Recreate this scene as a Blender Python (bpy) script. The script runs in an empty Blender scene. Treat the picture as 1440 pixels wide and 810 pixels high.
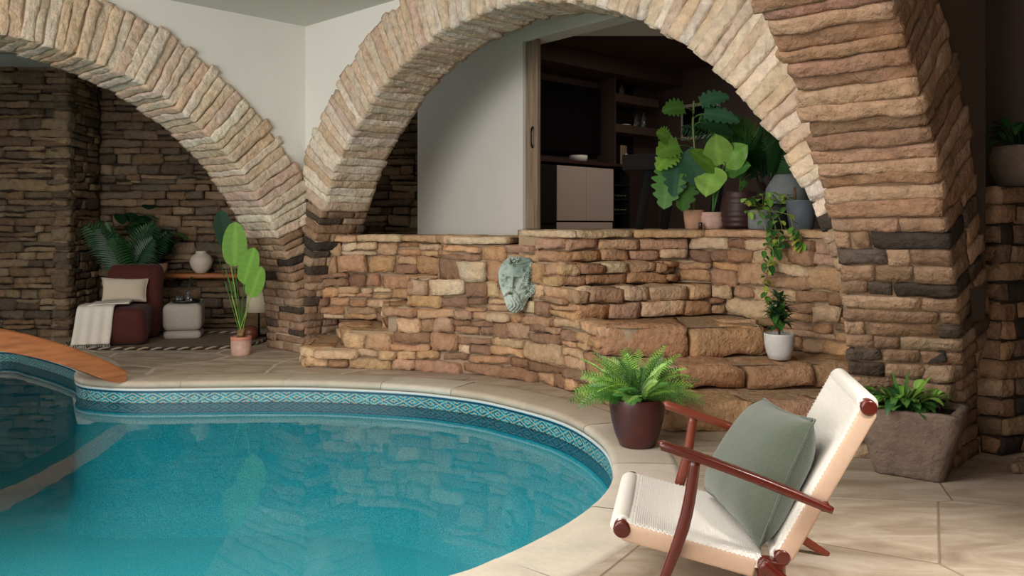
import bpy, math, random
import numpy as np
from mathutils import Vector
from mathutils.geometry import tessellate_polygon
PI = math.pi
F = 1200.0; H = 1.3; HOR = 318.0
def LIN(h):
    h = h.lstrip('#'); o = []
    for i in (0, 2, 4):
        c = int(h[i:i+2], 16) / 255
        o.append(c/12.92 if c <= .04045 else ((c+.055)/1.055)**2.4)
    return tuple(o)
S = bpy.context.scene
COL = S.collection
# ------------------------------------------------ camera, light, exposure
cd = bpy.data.cameras.new('camera'); cam = bpy.data.objects.new('camera', cd); COL.objects.link(cam)
cam.location = (0, 0, H); cam.rotation_euler = (PI/2, 0, 0)
cd.lens = 30; cd.sensor_width = 36; cd.shift_y = -(405-HOR)/1440; cd.clip_start = .05
S.camera = cam
S.view_settings.view_transform = 'Standard'; S.view_settings.look = 'None'
S.view_settings.gamma = 1; S.view_settings.use_curve_mapping = False
S.view_settings.exposure = 0.12
w = bpy.data.worlds.new('world'); S.world = w; w.use_nodes = True
w.node_tree.nodes['Background'].inputs[0].default_value = (.95, .97, 1, 1)
w.node_tree.nodes['Background'].inputs[1].default_value = 1.3
def area(name, loc, tgt, sx, sy, e, col=(1, 1, 1)):
    l = bpy.data.lights.new(name, 'AREA'); l.shape = 'RECTANGLE'; l.size = sx; l.size_y = sy; l.energy = e; l.color = col
    o = bpy.data.objects.new(name, l); COL.objects.link(o); o.location = loc
    o.rotation_euler = (Vector(tgt)-Vector(loc)).to_track_quat('-Z', 'Y').to_euler(); return o
area('window_light', (-4.6, -1.2, 2.0), (.3, 5.5, 1.3), 5.5, 2.6, 300, (1, .96, .91))
area('roof_light', (-1.6, 3.3, 3.30), (-1.4, 4.2, 0), 3.4, 3.0, 300, (1, .97, .93))
_p = area('sun_patch_lamp', (2.2, 1.3, 3.28), (1.75, 2.6, 0), .5, .5, 24, (1, .96, .91)); _p.data.spread = .7  # unseen narrow lamp added to make the sun patch on the patio floor
area('kitchen_lamp', (2.1, 10.2, 3.6), (2.1, 10.3, 1.3), .6, .6, 22, (1, .85, .7))

# ------------------------------------------------ materials
def mat(name, col=None, attr=False, rough=.7, noise=(8, .25), bump=(40, .3, .01), metal=0, spec=.4, fine=None, trans=0, sheen=0, coat=0):
    m = bpy.data.materials.new(name); m.use_nodes = True; nt = m.node_tree; N = nt.nodes; L = nt.links
    b = N['Principled BSDF']; b.inputs['Roughness'].default_value = rough; b.inputs['Metallic'].default_value = metal
    b.inputs['Specular IOR Level'].default_value = spec
    if sheen: b.inputs['Sheen Weight'].default_value = sheen
    if coat: b.inputs['Coat Weight'].default_value = coat; b.inputs['Coat Roughness'].default_value = .15
    tc = N.new('ShaderNodeTexCoord')
    if attr:
        a = N.new('ShaderNodeAttribute'); a.attribute_name = 'Col'; src = a.outputs['Color']
    else:
        r = N.new('ShaderNodeRGB'); r.outputs[0].default_value = (*col, 1); src = r.outputs[0]
    if noise:
        n = N.new('ShaderNodeTexNoise'); n.inputs['Scale'].default_value = noise[0]; n.inputs['Detail'].default_value = 6; n.inputs['Roughness'].default_value = .65
        L.new(tc.outputs['Object'], n.inputs['Vector'])
        mr = N.new('ShaderNodeMapRange'); mr.inputs[1].default_value = .25; mr.inputs[2].default_value = .75
        mr.inputs[3].default_value = 1-noise[1]; mr.inputs[4].default_value = 1+noise[1]
        L.new(n.outputs['Fac'], mr.inputs[0])
        mx = N.new('ShaderNodeVectorMath'); mx.operation = 'SCALE'; L.new(src, mx.inputs[0]); L.new(mr.outputs[0], mx.inputs['Scale']); src = mx.outputs[0]
    if name == 'rough_stone':
        n3 = N.new('ShaderNodeTexNoise'); n3.inputs['Scale'].default_value = 4.5; n3.inputs['Detail'].default_value = 5; L.new(tc.outputs['Object'], n3.inputs['Vector'])
        c3 = N.new('ShaderNodeValToRGB'); c3.color_ramp.elements[0].position = .38; c3.color_ramp.elements[0].color = (1.0, 1.0, 1.0, 1); c3.color_ramp.elements[1].position = .66; c3.color_ramp.elements[1].color = (1.0, .93, .85, 1); L.new(n3.outputs['Fac'], c3.inputs[0])
        m3 = N.new('ShaderNodeVectorMath'); m3.operation = 'MULTIPLY'; L.new(src, m3.inputs[0]); L.new(c3.outputs[0], m3.inputs[1]); src = m3.outputs[0]
    L.new(src, b.inputs['Base Color'])
    if bump:
        n2 = N.new('ShaderNodeTexNoise'); n2.inputs['Scale'].default_value = bump[0]; n2.inputs['Detail'].default_value = 5; n2.inputs['Roughness'].default_value = .6
        L.new(tc.outputs['Object'], n2.inputs['Vector'])
        bp = N.new('ShaderNodeBump'); bp.inputs['Strength'].default_value = bump[1]; bp.inputs['Distance'].default_value = bump[2]
        L.new(n2.outputs['Fac'], bp.inputs['Height']); L.new(bp.outputs[0], b.inputs['Normal'])
    if trans:
        t = N.new('ShaderNodeBsdfTranslucent'); L.new(src, t.inputs[0]); ms = N.new('ShaderNodeMixShader'); ms.inputs[0].default_value = trans
        L.new(b.outputs[0], ms.inputs[1]); L.new(t.outputs[0], ms.inputs[2]); L.new(ms.outputs[0], N['Material Output'].inputs[0])
    return m
M = {}
M['stone'] = mat('rough_stone', attr=True, rough=.95, noise=(17, .30), bump=(22, 1.0, .03), spec=.12)
M['smooth_stone'] = mat('sawn_stone', attr=True, rough=.85, noise=(5, .14), bump=(30, .35, .008), spec=.25)
M['mortar'] = mat('mortar', LIN('#a08a72'), rough=.95, noise=(10, .15), bump=(60, .5, .01), spec=.1)
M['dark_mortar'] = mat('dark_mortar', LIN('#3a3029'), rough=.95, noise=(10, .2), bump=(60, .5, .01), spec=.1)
M['warm_mortar'] = mat('warm_mortar', LIN('#927a62'), rough=.95, noise=(10, .15), bump=(60, .6, .01), spec=.1)
M['ring_mortar'] = mat('ring_mortar', LIN('#c5b093'), rough=.95, noise=(10, .1), bump=(60, .5, .01), spec=.1)
M['plaster'] = mat('white_plaster', LIN('#dedbd3'), rough=.9, noise=(2, .03), bump=(25, .25, .01), spec=.2)
M['ceiling'] = mat('ceiling_paint', LIN('#cfccc2'), rough=.9, noise=None, bump=None)
M['brown_paint_and_shade'] = mat('brown_paint_and_shade', LIN('#54453d'), rough=.85, noise=(3, .05), bump=None)
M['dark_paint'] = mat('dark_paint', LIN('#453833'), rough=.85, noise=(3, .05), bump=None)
M['wood_orange'] = mat('orange_pine', LIN('#a9683f'), rough=.6, noise=None, bump=(30, .15, .005))
M['teak'] = mat('mahogany', LIN('#55180c'), rough=.28, noise=(12, .2), bump=None, spec=.55, coat=.35)
M['teak_light'] = mat('lighter_mahogany', LIN('#6f2d18'), rough=.3, noise=(12, .2), bump=None, spec=.5, coat=.35)  # lighter brown for the far side of the chair frame
M['cord'] = mat('paper_cord', LIN('#dad4ca'), rough=.8, noise=(60, .05), bump=(300, .3, .002))
M['cord_shade'] = mat('shaded_cord', LIN('#c4a58c'), rough=.8, noise=(60, .05), bump=(300, .3, .002))  # same white cord turned tan, its side shade put into the colour
M['cushion'] = mat('green_wool', LIN('#515949'), rough=.95, noise=(180, .22), bump=(260, .8, .004), sheen=.4)
M['leaf'] = mat('leaf', attr=True, rough=.42, noise=(25, .12), bump=None, spec=.45, trans=.18)
M['soil'] = mat('soil', LIN('#2c2018'), rough=1, noise=(40, .4), bump=(60, .9, .02))
M['maroon'] = mat('glazed_maroon', LIN('#4e2520'), rough=.35, noise=(7, .3), bump=(60, .15, .004), spec=.5)
M['dark_maroon'] = mat('dark_maroon_glaze', LIN('#3a2422'), rough=.5, noise=(7, .2), bump=(30, .2, .004))
M['white_pot'] = mat('white_ceramic', LIN('#cfcdc8'), rough=.5, noise=(9, .12), bump=(30, .1, .004))
M['terracotta'] = mat('pale_terracotta', LIN('#b88e74'), rough=.85, noise=(12, .15), bump=(40, .2, .004))
M['pink_pot'] = mat('mottled_pink_clay', LIN('#c9a595'), rough=.7, noise=(9, .35), bump=(40, .2, .004))
M['grey_pot'] = mat('grey_concrete', LIN('#7d8081'), rough=.85, noise=(12, .15), bump=(40, .2, .004))
M['blue_pot'] = mat('blue_grey_zinc', LIN('#596068'), rough=.6, noise=(6, .2), bump=(40, .1, .004))
M['black_pot'] = mat('black_glaze', LIN('#1e1f20'), rough=.45, noise=(6, .1), bump=None)
M['cream'] = mat('cream_ceramic', LIN('#c9bcab'), rough=.6, noise=(6, .05), bump=(60, .1, .003))
M['velvet'] = mat('rust_velvet', LIN('#4c1d14'), rough=.85, noise=(9, .2), bump=(120, .2, .004), sheen=.08)
M['linen'] = mat('cream_linen', LIN('#cbbca6'), rough=.9, noise=(50, .08), bump=(200, .5, .003))
M['throw'] = mat('white_throw', LIN('#dcd3c6'), rough=.95, noise=(50, .06), bump=(150, .7, .004))
M['boucle'] = mat('grey_boucle', LIN('#b0a69b'), rough=.95, noise=(70, .15), bump=(120, .8, .006))
M['rug'] = mat('woven_rug', LIN('#7c6a58'), rough=.95, noise=(40, .2), bump=(150, .7, .006))
M['braid'] = mat('braided_edge', attr=True, rough=.95, noise=(40, .1), bump=(150, .6, .004))
M['shelf_wood'] = mat('shelf_wood', LIN('#9a5d30'), rough=.5, noise=(9, .2), bump=None)
M['door_wood'] = mat('door_wood', LIN('#94826f'), rough=.55, noise=(5, .08), bump=None)
M['iron'] = mat('black_iron', LIN('#2a2523'), rough=.4, noise=None, bump=None, metal=.7)
M['cabinet'] = mat('cabinet_front', LIN('#b9ada8'), rough=.5, noise=None, bump=None)
M['black'] = mat('black_lacquer', LIN('#191617'), rough=.7, spec=.2, noise=None, bump=None)
M['screen'] = mat('television_glass', LIN('#111012'), rough=.15, noise=None, bump=None)
M['white'] = mat('white_plastic', LIN('#e6e6e2'), rough=.4, noise=None, bump=None)
M['grey_strip'] = mat('liner_track', LIN('#c9cfcf'), rough=.35, noise=None, bump=None)
M['glass_dark'] = mat('brown_glass', LIN('#3a2a22'), rough=.1, noise=None, bump=None)
M['verdigris'] = mat('verdigris_bronze', attr=True, rough=.8, noise=(22, .22), bump=(60, .35, .005))
M['gritstone'] = mat('gritstone', LIN('#79675a'), rough=.95, noise=(9, .3), bump=(28, .9, .02))
M['lampshade'] = mat('lamp_shade', LIN('#e0d2b8'), rough=.9, noise=None, bump=(200, .3, .002), trans=.2)

def wood_grain(m, axis_scale):
    nt = m.node_tree; N = nt.nodes; L = nt.links; b = N['Principled BSDF']
    tc = N.new('ShaderNodeTexCoord'); mp = N.new('ShaderNodeMapping'); mp.inputs['Scale'].default_value = axis_scale
    n = N.new('ShaderNodeTexNoise'); n.inputs['Scale'].default_value = 3; n.inputs['Detail'].default_value = 8
    L.new(tc.outputs['Object'], mp.inputs[0]); L.new(mp.outputs[0], n.inputs['Vector'])
    cr = N.new('ShaderNodeValToRGB'); cr.color_ramp.elements[0].position = .3; cr.color_ramp.elements[1].position = .7
    c = None
    for l in list(b.inputs['Base Color'].links): c = l.from_socket
    v = [x for x in N if x.type == 'RGB'][0].outputs[0].default_value
    cr.color_ramp.elements[0].color = (v[0]*.62, v[1]*.55, v[2]*.5, 1); cr.color_ramp.elements[1].color = (v[0]*1.2, v[1]*1.2, v[2]*1.15, 1)
    L.new(n.outputs['Fac'], cr.inputs[0]); L.new(cr.outputs[0], b.inputs['Base Color'])
wood_grain(M['wood_orange'], (1.5, 1.5, 9)); wood_grain(M['door_wood'], (14, 14, .6)); wood_grain(M['shelf_wood'], (1, 8, 8))

def deck_material():
    m = bpy.data.materials.new('flagstone_paving'); m.use_nodes = True; nt = m.node_tree; N = nt.nodes; L = nt.links
    b = N['Principled BSDF']; b.inputs['Roughness'].default_value = .62; b.inputs['Specular IOR Level'].default_value = .35
    g = N.new('ShaderNodeNewGeometry')
    n0 = N.new('ShaderNodeTexNoise'); n0.inputs['Scale'].default_value = 1.7; n0.inputs['Detail'].default_value = 3; L.new(g.outputs['Position'], n0.inputs['Vector'])
    add = N.new('ShaderNodeVectorMath'); add.operation = 'MULTIPLY_ADD'; add.inputs[1].default_value = (.35, .35, 0); L.new(n0.outputs['Color'], add.inputs[0]); L.new(g.outputs['Position'], add.inputs[2])
    def pave(scale, w0, w1, stretch, rnd=1.0):
        mp = N.new('ShaderNodeMapping'); mp.inputs['Scale'].default_value = stretch; L.new(add.outputs[0] if rnd == 1 else g.outputs['Position'], mp.inputs[0]); mp.inputs['Rotation'].default_value = (0, 0, 0 if rnd == 1 else .42)
        v = N.new('ShaderNodeTexVoronoi'); v.feature = 'DISTANCE_TO_EDGE'; v.inputs['Scale'].default_value = scale; v.voronoi_dimensions = '2D'; L.new(mp.outputs[0], v.inputs['Vector'])
        c = N.new('ShaderNodeTexVoronoi'); c.inputs['Scale'].default_value = scale; c.voronoi_dimensions = '2D'; L.new(mp.outputs[0], c.inputs['Vector'])
        v.inputs['Randomness'].default_value = rnd; c.inputs['Randomness'].default_value = rnd
        mr = N.new('ShaderNodeMapRange'); mr.inputs[1].default_value = w0; mr.inputs[2].default_value = w1; L.new(v.outputs['Distance'], mr.inputs[0])
        return mr.outputs[0], c.outputs['Color']
    e1, c1 = pave(1.35, .012, .035, (1, 1, 1)); e2, c2 = pave(.95, .002, .008, (1, 1.4, 1), .45)
    sx = N.new('ShaderNodeSeparateXYZ'); L.new(g.outputs['Position'], sx.inputs[0])
    zone = N.new('ShaderNodeMapRange'); zone.inputs[1].default_value = -1.2; zone.inputs[2].default_value = -1.0; L.new(sx.outputs[0], zone.inputs[0])
    def mix(f, a, bb):
        x = N.new('ShaderNodeMix'); x.data_type = 'RGBA'
        if hasattr(f, 'links'): L.new(f, x.inputs[0])
        else: x.inputs[0].default_value = f
        for s, q in ((6, a), (7, bb)):
            if hasattr(q, 'links'): L.new(q, x.inputs[s])
            else: x.inputs[s].default_value = (*q, 1)
        return x.outputs[2]
    n1 = N.new('ShaderNodeTexNoise'); n1.inputs['Scale'].default_value = 2.6; n1.inputs['Detail'].default_value = 9; n1.inputs['Roughness'].default_value = .62; n1.inputs['Distortion'].default_value = 1.2
    mp = N.new('ShaderNodeMapping'); mp.inputs['Rotation'].default_value = (0, 0, .5); mp.inputs['Scale'].default_value = (.7, 2.2, 1); L.new(g.outputs['Position'], mp.inputs[0]); L.new(mp.outputs[0], n1.inputs['Vector'])
    cr = N.new('ShaderNodeValToRGB'); e = cr.color_ramp.elements
    e[0].position = .3; e[0].color = (*LIN('#8d7966'), 1); e[1].position = .68; e[1].color = (*LIN('#c0b09f'), 1)
    k = cr.color_ramp.elements.new(.5); k.color = (*LIN('#aa9884'), 1)
    L.new(n1.outputs['Fac'], cr.inputs[0])
    cell = N.new('ShaderNodeMix'); cell.data_type = 'FLOAT'
    s1 = N.new('ShaderNodeSeparateColor'); s2 = N.new('ShaderNodeSeparateColor'); L.new(c1, s1.inputs[0]); L.new(c2, s2.inputs[0])
    L.new(zone.outputs[0], cell.inputs[0]); L.new(s1.outputs[0], cell.inputs[2]); L.new(s2.outputs[0], cell.inputs[3])
    cm = N.new('ShaderNodeMapRange'); cm.inputs[3].default_value = .86; cm.inputs[4].default_value = 1.12; L.new(cell.outputs[0], cm.inputs[0])
    st = N.new('ShaderNodeVectorMath'); st.operation = 'SCALE'; L.new(cr.outputs[0], st.inputs[0]); L.new(cm.outputs[0], st.inputs['Scale'])
    left = mix(e1, LIN('#cdbfab'), st.outputs[0]); right = mix(e2, LIN('#86715f'), st.outputs[0])
    L.new(mix(zone.outputs[0], left, right), b.inputs['Base Color'])
    ef = N.new('ShaderNodeMix'); ef.data_type = 'FLOAT'; L.new(zone.outputs[0], ef.inputs[0]); L.new(e1, ef.inputs[2]); L.new(e2, ef.inputs[3])
    ha = N.new('ShaderNodeMath'); ha.operation = 'MULTIPLY_ADD'; L.new(ef.outputs[0], ha.inputs[0]); ha.inputs[1].default_value = .6; L.new(n1.outputs['Fac'], ha.inputs[2])
    bp = N.new('ShaderNodeBump'); bp.inputs['Strength'].default_value = .5; bp.inputs['Distance'].default_value = .012; L.new(ha.outputs[0], bp.inputs['Height']); L.new(bp.outputs[0], b.inputs['Normal'])
    return m
M['deck'] = deck_material()

def water_material():
    m = bpy.data.materials.new('pool_water'); m.use_nodes = True; nt = m.node_tree; N = nt.nodes; L = nt.links
    N.remove(N['Principled BSDF'])
    tr = N.new('ShaderNodeBsdfTransparent'); tr.inputs[0].default_value = (.90, .99, 1, 1)
    gl = N.new('ShaderNodeBsdfGlossy'); gl.inputs['Roughness'].default_value = .0
    fr = N.new('ShaderNodeFresnel'); fr.inputs[0].default_value = 1.33
    g = N.new('ShaderNodeNewGeometry'); n = N.new('ShaderNodeTexNoise'); n.inputs['Scale'].default_value = 1.6; n.inputs['Detail'].default_value = 2
    L.new(g.outputs['Position'], n.inputs['Vector'])
    bp = N.new('ShaderNodeBump'); bp.inputs['Strength'].default_value = .12; bp.inputs['Distance'].default_value = .02
    L.new(n.outputs['Fac'], bp.inputs['Height']); L.new(bp.outputs[0], gl.inputs['Normal']); L.new(bp.outputs[0], fr.inputs['Normal'])
    ms = N.new('ShaderNodeMixShader'); L.new(fr.outputs[0], ms.inputs[0]); L.new(tr.outputs[0], ms.inputs[1]); L.new(gl.outputs[0], ms.inputs[2])
    L.new(ms.outputs[0], N['Material Output'].inputs[0]); return m
M['water'] = water_material()

def liner_material():
    m = mat('pool_liner', LIN('#12a6bd'), rough=.6, noise=None, bump=None)
    nt = m.node_tree; N = nt.nodes; L = nt.links; b = N['Principled BSDF']
    tc = N.new('ShaderNodeTexCoord'); v = N.new('ShaderNodeTexNoise'); v.inputs['Scale'].default_value = 95; v.inputs['Detail'].default_value = 3; v.inputs['Roughness'].default_value = .8
    L.new(tc.outputs['Object'], v.inputs['Vector'])
    cr = N.new('ShaderNodeValToRGB'); cr.color_ramp.elements[0].position = .36; cr.color_ramp.elements[0].color = (*LIN('#02abbd'), 1)
    cr.color_ramp.elements[1].position = .66; cr.color_ramp.elements[1].color = (*LIN('#72e8ee'), 1); L.new(v.outputs['Fac'], cr.inputs[0]); L.new(cr.outputs[0], b.inputs['Base Color'])
    return m
M['liner'] = liner_material()
def tile_material():
    # repeating diamond frieze, UV.x in metres along the pool edge, UV.y in metres of height
    m = bpy.data.materials.new('frieze_liner'); m.use_nodes = True; nt = m.node_tree; N = nt.nodes; L = nt.links
    b = N['Principled BSDF']; b.inputs['Roughness'].default_value = .3
    tc = N.new('ShaderNodeTexCoord'); sp = N.new('ShaderNodeSeparateXYZ'); L.new(tc.outputs['UV'], sp.inputs[0])
    def mth(op, a, c=None, d=None):
        x = N.new('ShaderNodeMath'); x.operation = op
        for i, q in enumerate((a, c, d)):
            if q is None: continue
            if hasattr(q, 'links'): L.new(q, x.inputs[i])
            else: x.inputs[i].default_value = q
        return x.outputs[0]
    u, vv = sp.outputs[0], sp.outputs[1]
    P = .17
    fu = mth('PINGPONG', u, P/2)             # 0..P/2
    fv = mth('ABSOLUTE', mth('SUBTRACT', vv, 0.0))
    dia = mth('ADD', mth('DIVIDE', fu, P/2), mth('DIVIDE', fv, .04))       # diamonds
    line = mth('LESS_THAN', mth('ABSOLUTE', mth('SUBTRACT', mth('FRACT', mth('MULTIPLY', dia, 1.5)), .5)), .17)
    band = mth('LESS_THAN', fv, .04)
    edge = mth('LESS_THAN', mth('ABSOLUTE', mth('SUBTRACT', fv, .048)), .006)
    no = N.new('ShaderNodeTexVoronoi'); no.inputs['Scale'].default_value = 85; L.new(tc.outputs['UV'], no.inputs['Vector'])
    cr = N.new('ShaderNodeValToRGB'); cr.color_ramp.interpolation = 'CONSTANT'; els = cr.color_ramp.elements
    els[0].color = (*LIN('#15697f'), 1); els[1].position = .35; els[1].color = (*LIN('#2b9fb0'), 1)
    x = els.new(.6); x.color = (*LIN('#1f7f8d'), 1); x = els.new(.8); x.color = (*LIN('#0c4c66'), 1)
    sc = N.new('ShaderNodeSeparateColor'); L.new(no.outputs['Color'], sc.inputs[0]); L.new(sc.outputs[0], cr.inputs[0])
    cy = N.new('ShaderNodeValToRGB'); cy.color_ramp.interpolation = 'CONSTANT'; q = cy.color_ramp.elements
    q[0].color = (*LIN('#9aa08a'), 1); q[1].position = .5; q[1].color = (*LIN('#8fb0a0'), 1); z = q.new(.75); z.color = (*LIN('#a38a5c'), 1); L.new(sc.outputs[1], cy.inputs[0])
    def mix(f, a, c):
        x = N.new('ShaderNodeMix'); x.data_type = 'RGBA'; L.new(f, x.inputs[0])
        for s, qq in ((6, a), (7, c)):
            if hasattr(qq, 'links'): L.new(qq, x.inputs[s])
            else: x.inputs[s].default_value = (*qq, 1)
        return x.outputs[2]
    inb = mix(line, cr.outputs[0], cy.outputs[0])
    c = mix(band, LIN('#146f8a'), inb); c = mix(edge, c, LIN('#0b3f57')); L.new(c, b.inputs['Base Color'])
    return m
M['tile'] = tile_material()

# ------------------------------------------------ builders
def tag(o, label=None, cat=None, group=None, kind=None):
    if label: o['label'] = label
    if cat: o['category'] = cat
    if group: o['group'] = group
    if kind: o['kind'] = kind
    return o
def thing(name, loc, label, cat, group=None):
    o = bpy.data.objects.new(name, None); COL.objects.link(o); o.location = loc; o.empty_display_size = .1
    return tag(o, label, cat, group)
class MB:
    def __init__(s): s.v = []; s.f = []; s.c = []; s.uv = []; s.n = 0
    def add(s, v, f, col=(.5, .5, .5), uv=None):
        v = np.asarray(v, float); c = np.asarray(col, float)
        if c.ndim == 1: c = np.tile(c, (len(v), 1))
        s.v.append(v); s.c.append(c); s.f += [tuple(int(i)+s.n for i in q) for q in f]
        s.uv.append(np.zeros((len(v), 2)) if uv is None else np.asarray(uv, float)); s.n += len(v)
    def build(s, name, m, parent=None, smooth=True, origin=None):
        V = np.concatenate(s.v) if s.v else np.zeros((0, 3))
        off = np.zeros(3)
        if parent is not None: off = np.array(parent_world(parent))
        elif origin is not None: off = np.array(origin, float)
        me = bpy.data.meshes.new(name); me.from_pydata((V-off).tolist(), [], s.f)
        me.polygons.foreach_set('use_smooth', [smooth]*len(me.polygons))
        ca = me.attributes.new('Col', 'FLOAT_COLOR', 'POINT'); C = np.concatenate(s.c)
        ca.data.foreach_set('color', np.hstack([C, np.ones((len(C), 1))]).ravel())
        uvl = me.uv_layers.new(name='UVMap'); U = np.concatenate(s.uv)
        li = np.zeros(len(me.loops), dtype=np.int32); me.loops.foreach_get('vertex_index', li); uvl.data.foreach_set('uv', U[li].ravel())
        me.materials.append(m); me.update()
        o = bpy.data.objects.new(name, me); COL.objects.link(o)
        if parent is not None: o.parent = parent
        elif origin is not None: o.location = origin
        return o
def parent_world(p):
    v = Vector((0, 0, 0))
    while p is not None: v += Vector(p.location); p = p.parent
    return v
_topo = {}
def box_topo(nx, ny, nz):
    k = (nx, ny, nz)
    if k in _topo: return _topo[k]
    idx = {}; pts = []; faces = []
    def vid(i, j, l):
        if (i, j, l) not in idx: idx[(i, j, l)] = len(pts); pts.append((2*i/nx-1, 2*j/ny-1, 2*l/nz-1))
        return idx[(i, j, l)]
    for i in range(nx):
        for j in range(ny):
            faces.append((vid(i, j, 0), vid(i, j+1, 0), vid(i+1, j+1, 0), vid(i+1, j, 0))); faces.append((vid(i, j, nz), vid(i+1, j, nz), vid(i+1, j+1, nz), vid(i, j+1, nz)))
    for i in range(nx):
        for l in range(nz):
            faces.append((vid(i, 0, l), vid(i+1, 0, l), vid(i+1, 0, l+1), vid(i, 0, l+1))); faces.append((vid(i, ny, l), vid(i, ny, l+1), vid(i+1, ny, l+1), vid(i+1, ny, l)))
    for j in range(ny):
        for l in range(nz):
            faces.append((vid(0, j, l), vid(0, j, l+1), vid(0, j+1, l+1), vid(0, j+1, l))); faces.append((vid(nx, j, l), vid(nx, j+1, l), vid(nx, j+1, l+1), vid(nx, j, l+1)))
    _topo[k] = (np.array(pts, float), faces); return _topo[k]
RNG = np.random.default_rng(7)
def wob(p, freq, amp, rng=RNG):
    d = np.zeros_like(p)
    for a in range(5):
        k = rng.normal(size=(3, 3))*freq*(1+.7*a); ph = rng.uniform(0, 6.28, 3)
        d += np.sin(p@k.T+ph)*amp/(1+.8*a)
    return d
def rbox(h, sub, r):
    """rounded box in local metres, half sizes h"""
    P, Fc = box_topo(*sub); h = np.array(h, float); r = min(r, h.min()*.95)
    p = P*h; q = np.clip(p, -(h-r), h-r); d = p-q; n = np.linalg.norm(d, axis=1, keepdims=True); n[n < 1e-9] = 1
    return q+r*d/n, Fc
def lumpy(mb, c, ax, h, sub=(6, 3, 3), r=.02, amp=.006, freq=9, col=(.5, .5, .5), skew=1.0):
    p, f = rbox(h, sub, r); hh = np.array(h, float); q = p/hh
    off = RNG.uniform(-1, 1, (2, 2, 2, 3))*skew*np.array([.16*hh.min(), .3*hh.min(), .22*hh.min()])
    for a in (0, 1):
        for b in (0, 1):
            for e in (0, 1):
                w_ = (.5+(a-.5)*q[:, 0])*(.5+(b-.5)*q[:, 1])*(.5+(e-.5)*q[:, 2]); p = p+w_[:, None]*off[a, b, e]
    p = p+wob(p, freq, amp)+wob(p, 34, amp*.45); A = np.array(ax, float)
    mb.add(np.array(c)+p@A, f, col)
def cbox(mb, c, h, rot=0, r=.004, sub=(2, 2, 2), col=(.5, .5, .5), ax=None):
    p, f = rbox(h, (max(sub[0], 3), max(sub[1], 3), max(sub[2], 3)), r)
    # pull inner rows outward so that the faces stay flat with small bevels
    P, _ = box_topo(max(sub[0], 3), max(sub[1], 3), max(sub[2], 3)); hh = np.array(h, float); rr = min(r, hh.min()*.95)
    n = (max(sub[0], 3), max(sub[1], 3), max(sub[2], 3))
    q = np.zeros_like(P)
    for a in range(3):
        e = 2/n[a]; inner = (np.abs(P[:, a]) < 1-1e-6); s = P[:, a]*hh[a]
        lim = np.abs(np.abs(P[:, a])-(1-e)) < 1e-6
        s = np.where(inner & lim, np.sign(P[:, a])*(hh[a]-rr), s); q[:, a] = s
    ext = [np.abs(P[:, a]) > 1-1e-6 for a in range(3)]; cnt = sum(e.astype(int) for e in ext)
    for a in range(3):
        m_ = ext[a] & (cnt == 2); q[m_, a] = np.sign(P[m_, a])*(hh[a]-rr*.3); m3 = ext[a] & (cnt == 3); q[m3, a] = np.sign(P[m3, a])*(hh[a]-rr*.43)
    if ax is None:
        cs, sn = math.cos(rot), math.sin(rot); ax = ((cs, sn, 0), (-sn, cs, 0), (0, 0, 1))
    mb.add(np.array(c)+q@np.array(ax, float), f, col)
def lathe(mb, c, prof, n=40, col=(.5, .5, .5), sx=1, sy=1, wobf=None):
    th = np.linspace(0, 2*PI, n, endpoint=False); v = []
    for r, z in prof: v.append(np.stack([np.cos(th)*r*sx, np.sin(th)*r*sy, np.full(n, z)], 1))
    v = np.concatenate(v); f = []
    for i in range(len(prof)-1):
        for j in range(n): f.append((i*n+j, i*n+(j+1) % n, (i+1)*n+(j+1) % n, (i+1)*n+j))
    if wobf: v = v+wob(v, *wobf)
    f.append(tuple(range(n-1, -1, -1))); f.append(tuple(range((len(prof)-1)*n, len(prof)*n)))
    mb.add(v+np.array(c), f, col)
def tube(mb, pts, rad, n=8, col=(.5, .5, .5), flat=1.0, upv=(0, 0, 1)):
    pts = np.array(pts, float); k = len(pts); rad = np.full(k, rad) if np.isscalar(rad) else np.array(rad)
    T = np.gradient(pts, axis=0); T /= np.linalg.norm(T, axis=1, keepdims=True)+1e-12; v = []
    th = np.linspace(0, 2*PI, n, endpoint=False); up = np.array(upv, float)
    for i in range(k):
        s = np.cross(T[i], up)
        if np.linalg.norm(s) < .05: s = np.cross(T[i], (1, 0, 0.01))
        s /= np.linalg.norm(s); b = np.cross(s, T[i])
        v.append(pts[i]+rad[i]*(np.outer(np.cos(th), s)+flat*np.outer(np.sin(th), b)))
    f = [(i*n+j, i*n+(j+1) % n, (i+1)*n+(j+1) % n, (i+1)*n+j) for i in range(k-1) for j in range(n)]
    f.append(tuple(range(n-1, -1, -1))); f.append(tuple(range((k-1)*n, k*n))); mb.add(np.concatenate(v), f, col)
def grid(mb, V, nu, nv, col=(.5, .5, .5), uv=None, flip=False):
    f = []
    for i in range(nu-1):
        for j in range(nv-1):
            q = (i*nv+j, (i+1)*nv+j, (i+1)*nv+j+1, i*nv+j+1); f.append(q[::-1] if flip else q)
    mb.add(V, f, col, uv)
def catmull(P, n=10, closed=True):
    P = np.array(P, float); k = len(P); out = []
    for i in range(k if closed else k-1):
        g = lambda j: P[j % k] if closed else P[min(max(j, 0), k-1)]
        a, b, c, d = g(i-1), g(i), g(i+1), g(i+2)
        for s in np.linspace(0, 1, n, endpoint=False): out.append(.5*((2*b)+(-a+c)*s+(2*a-5*b+4*c-d)*s*s+(-a+3*b-3*c+d)*s**3))
    if not closed: out.append(P[-1])
    return np.array(out)
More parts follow.
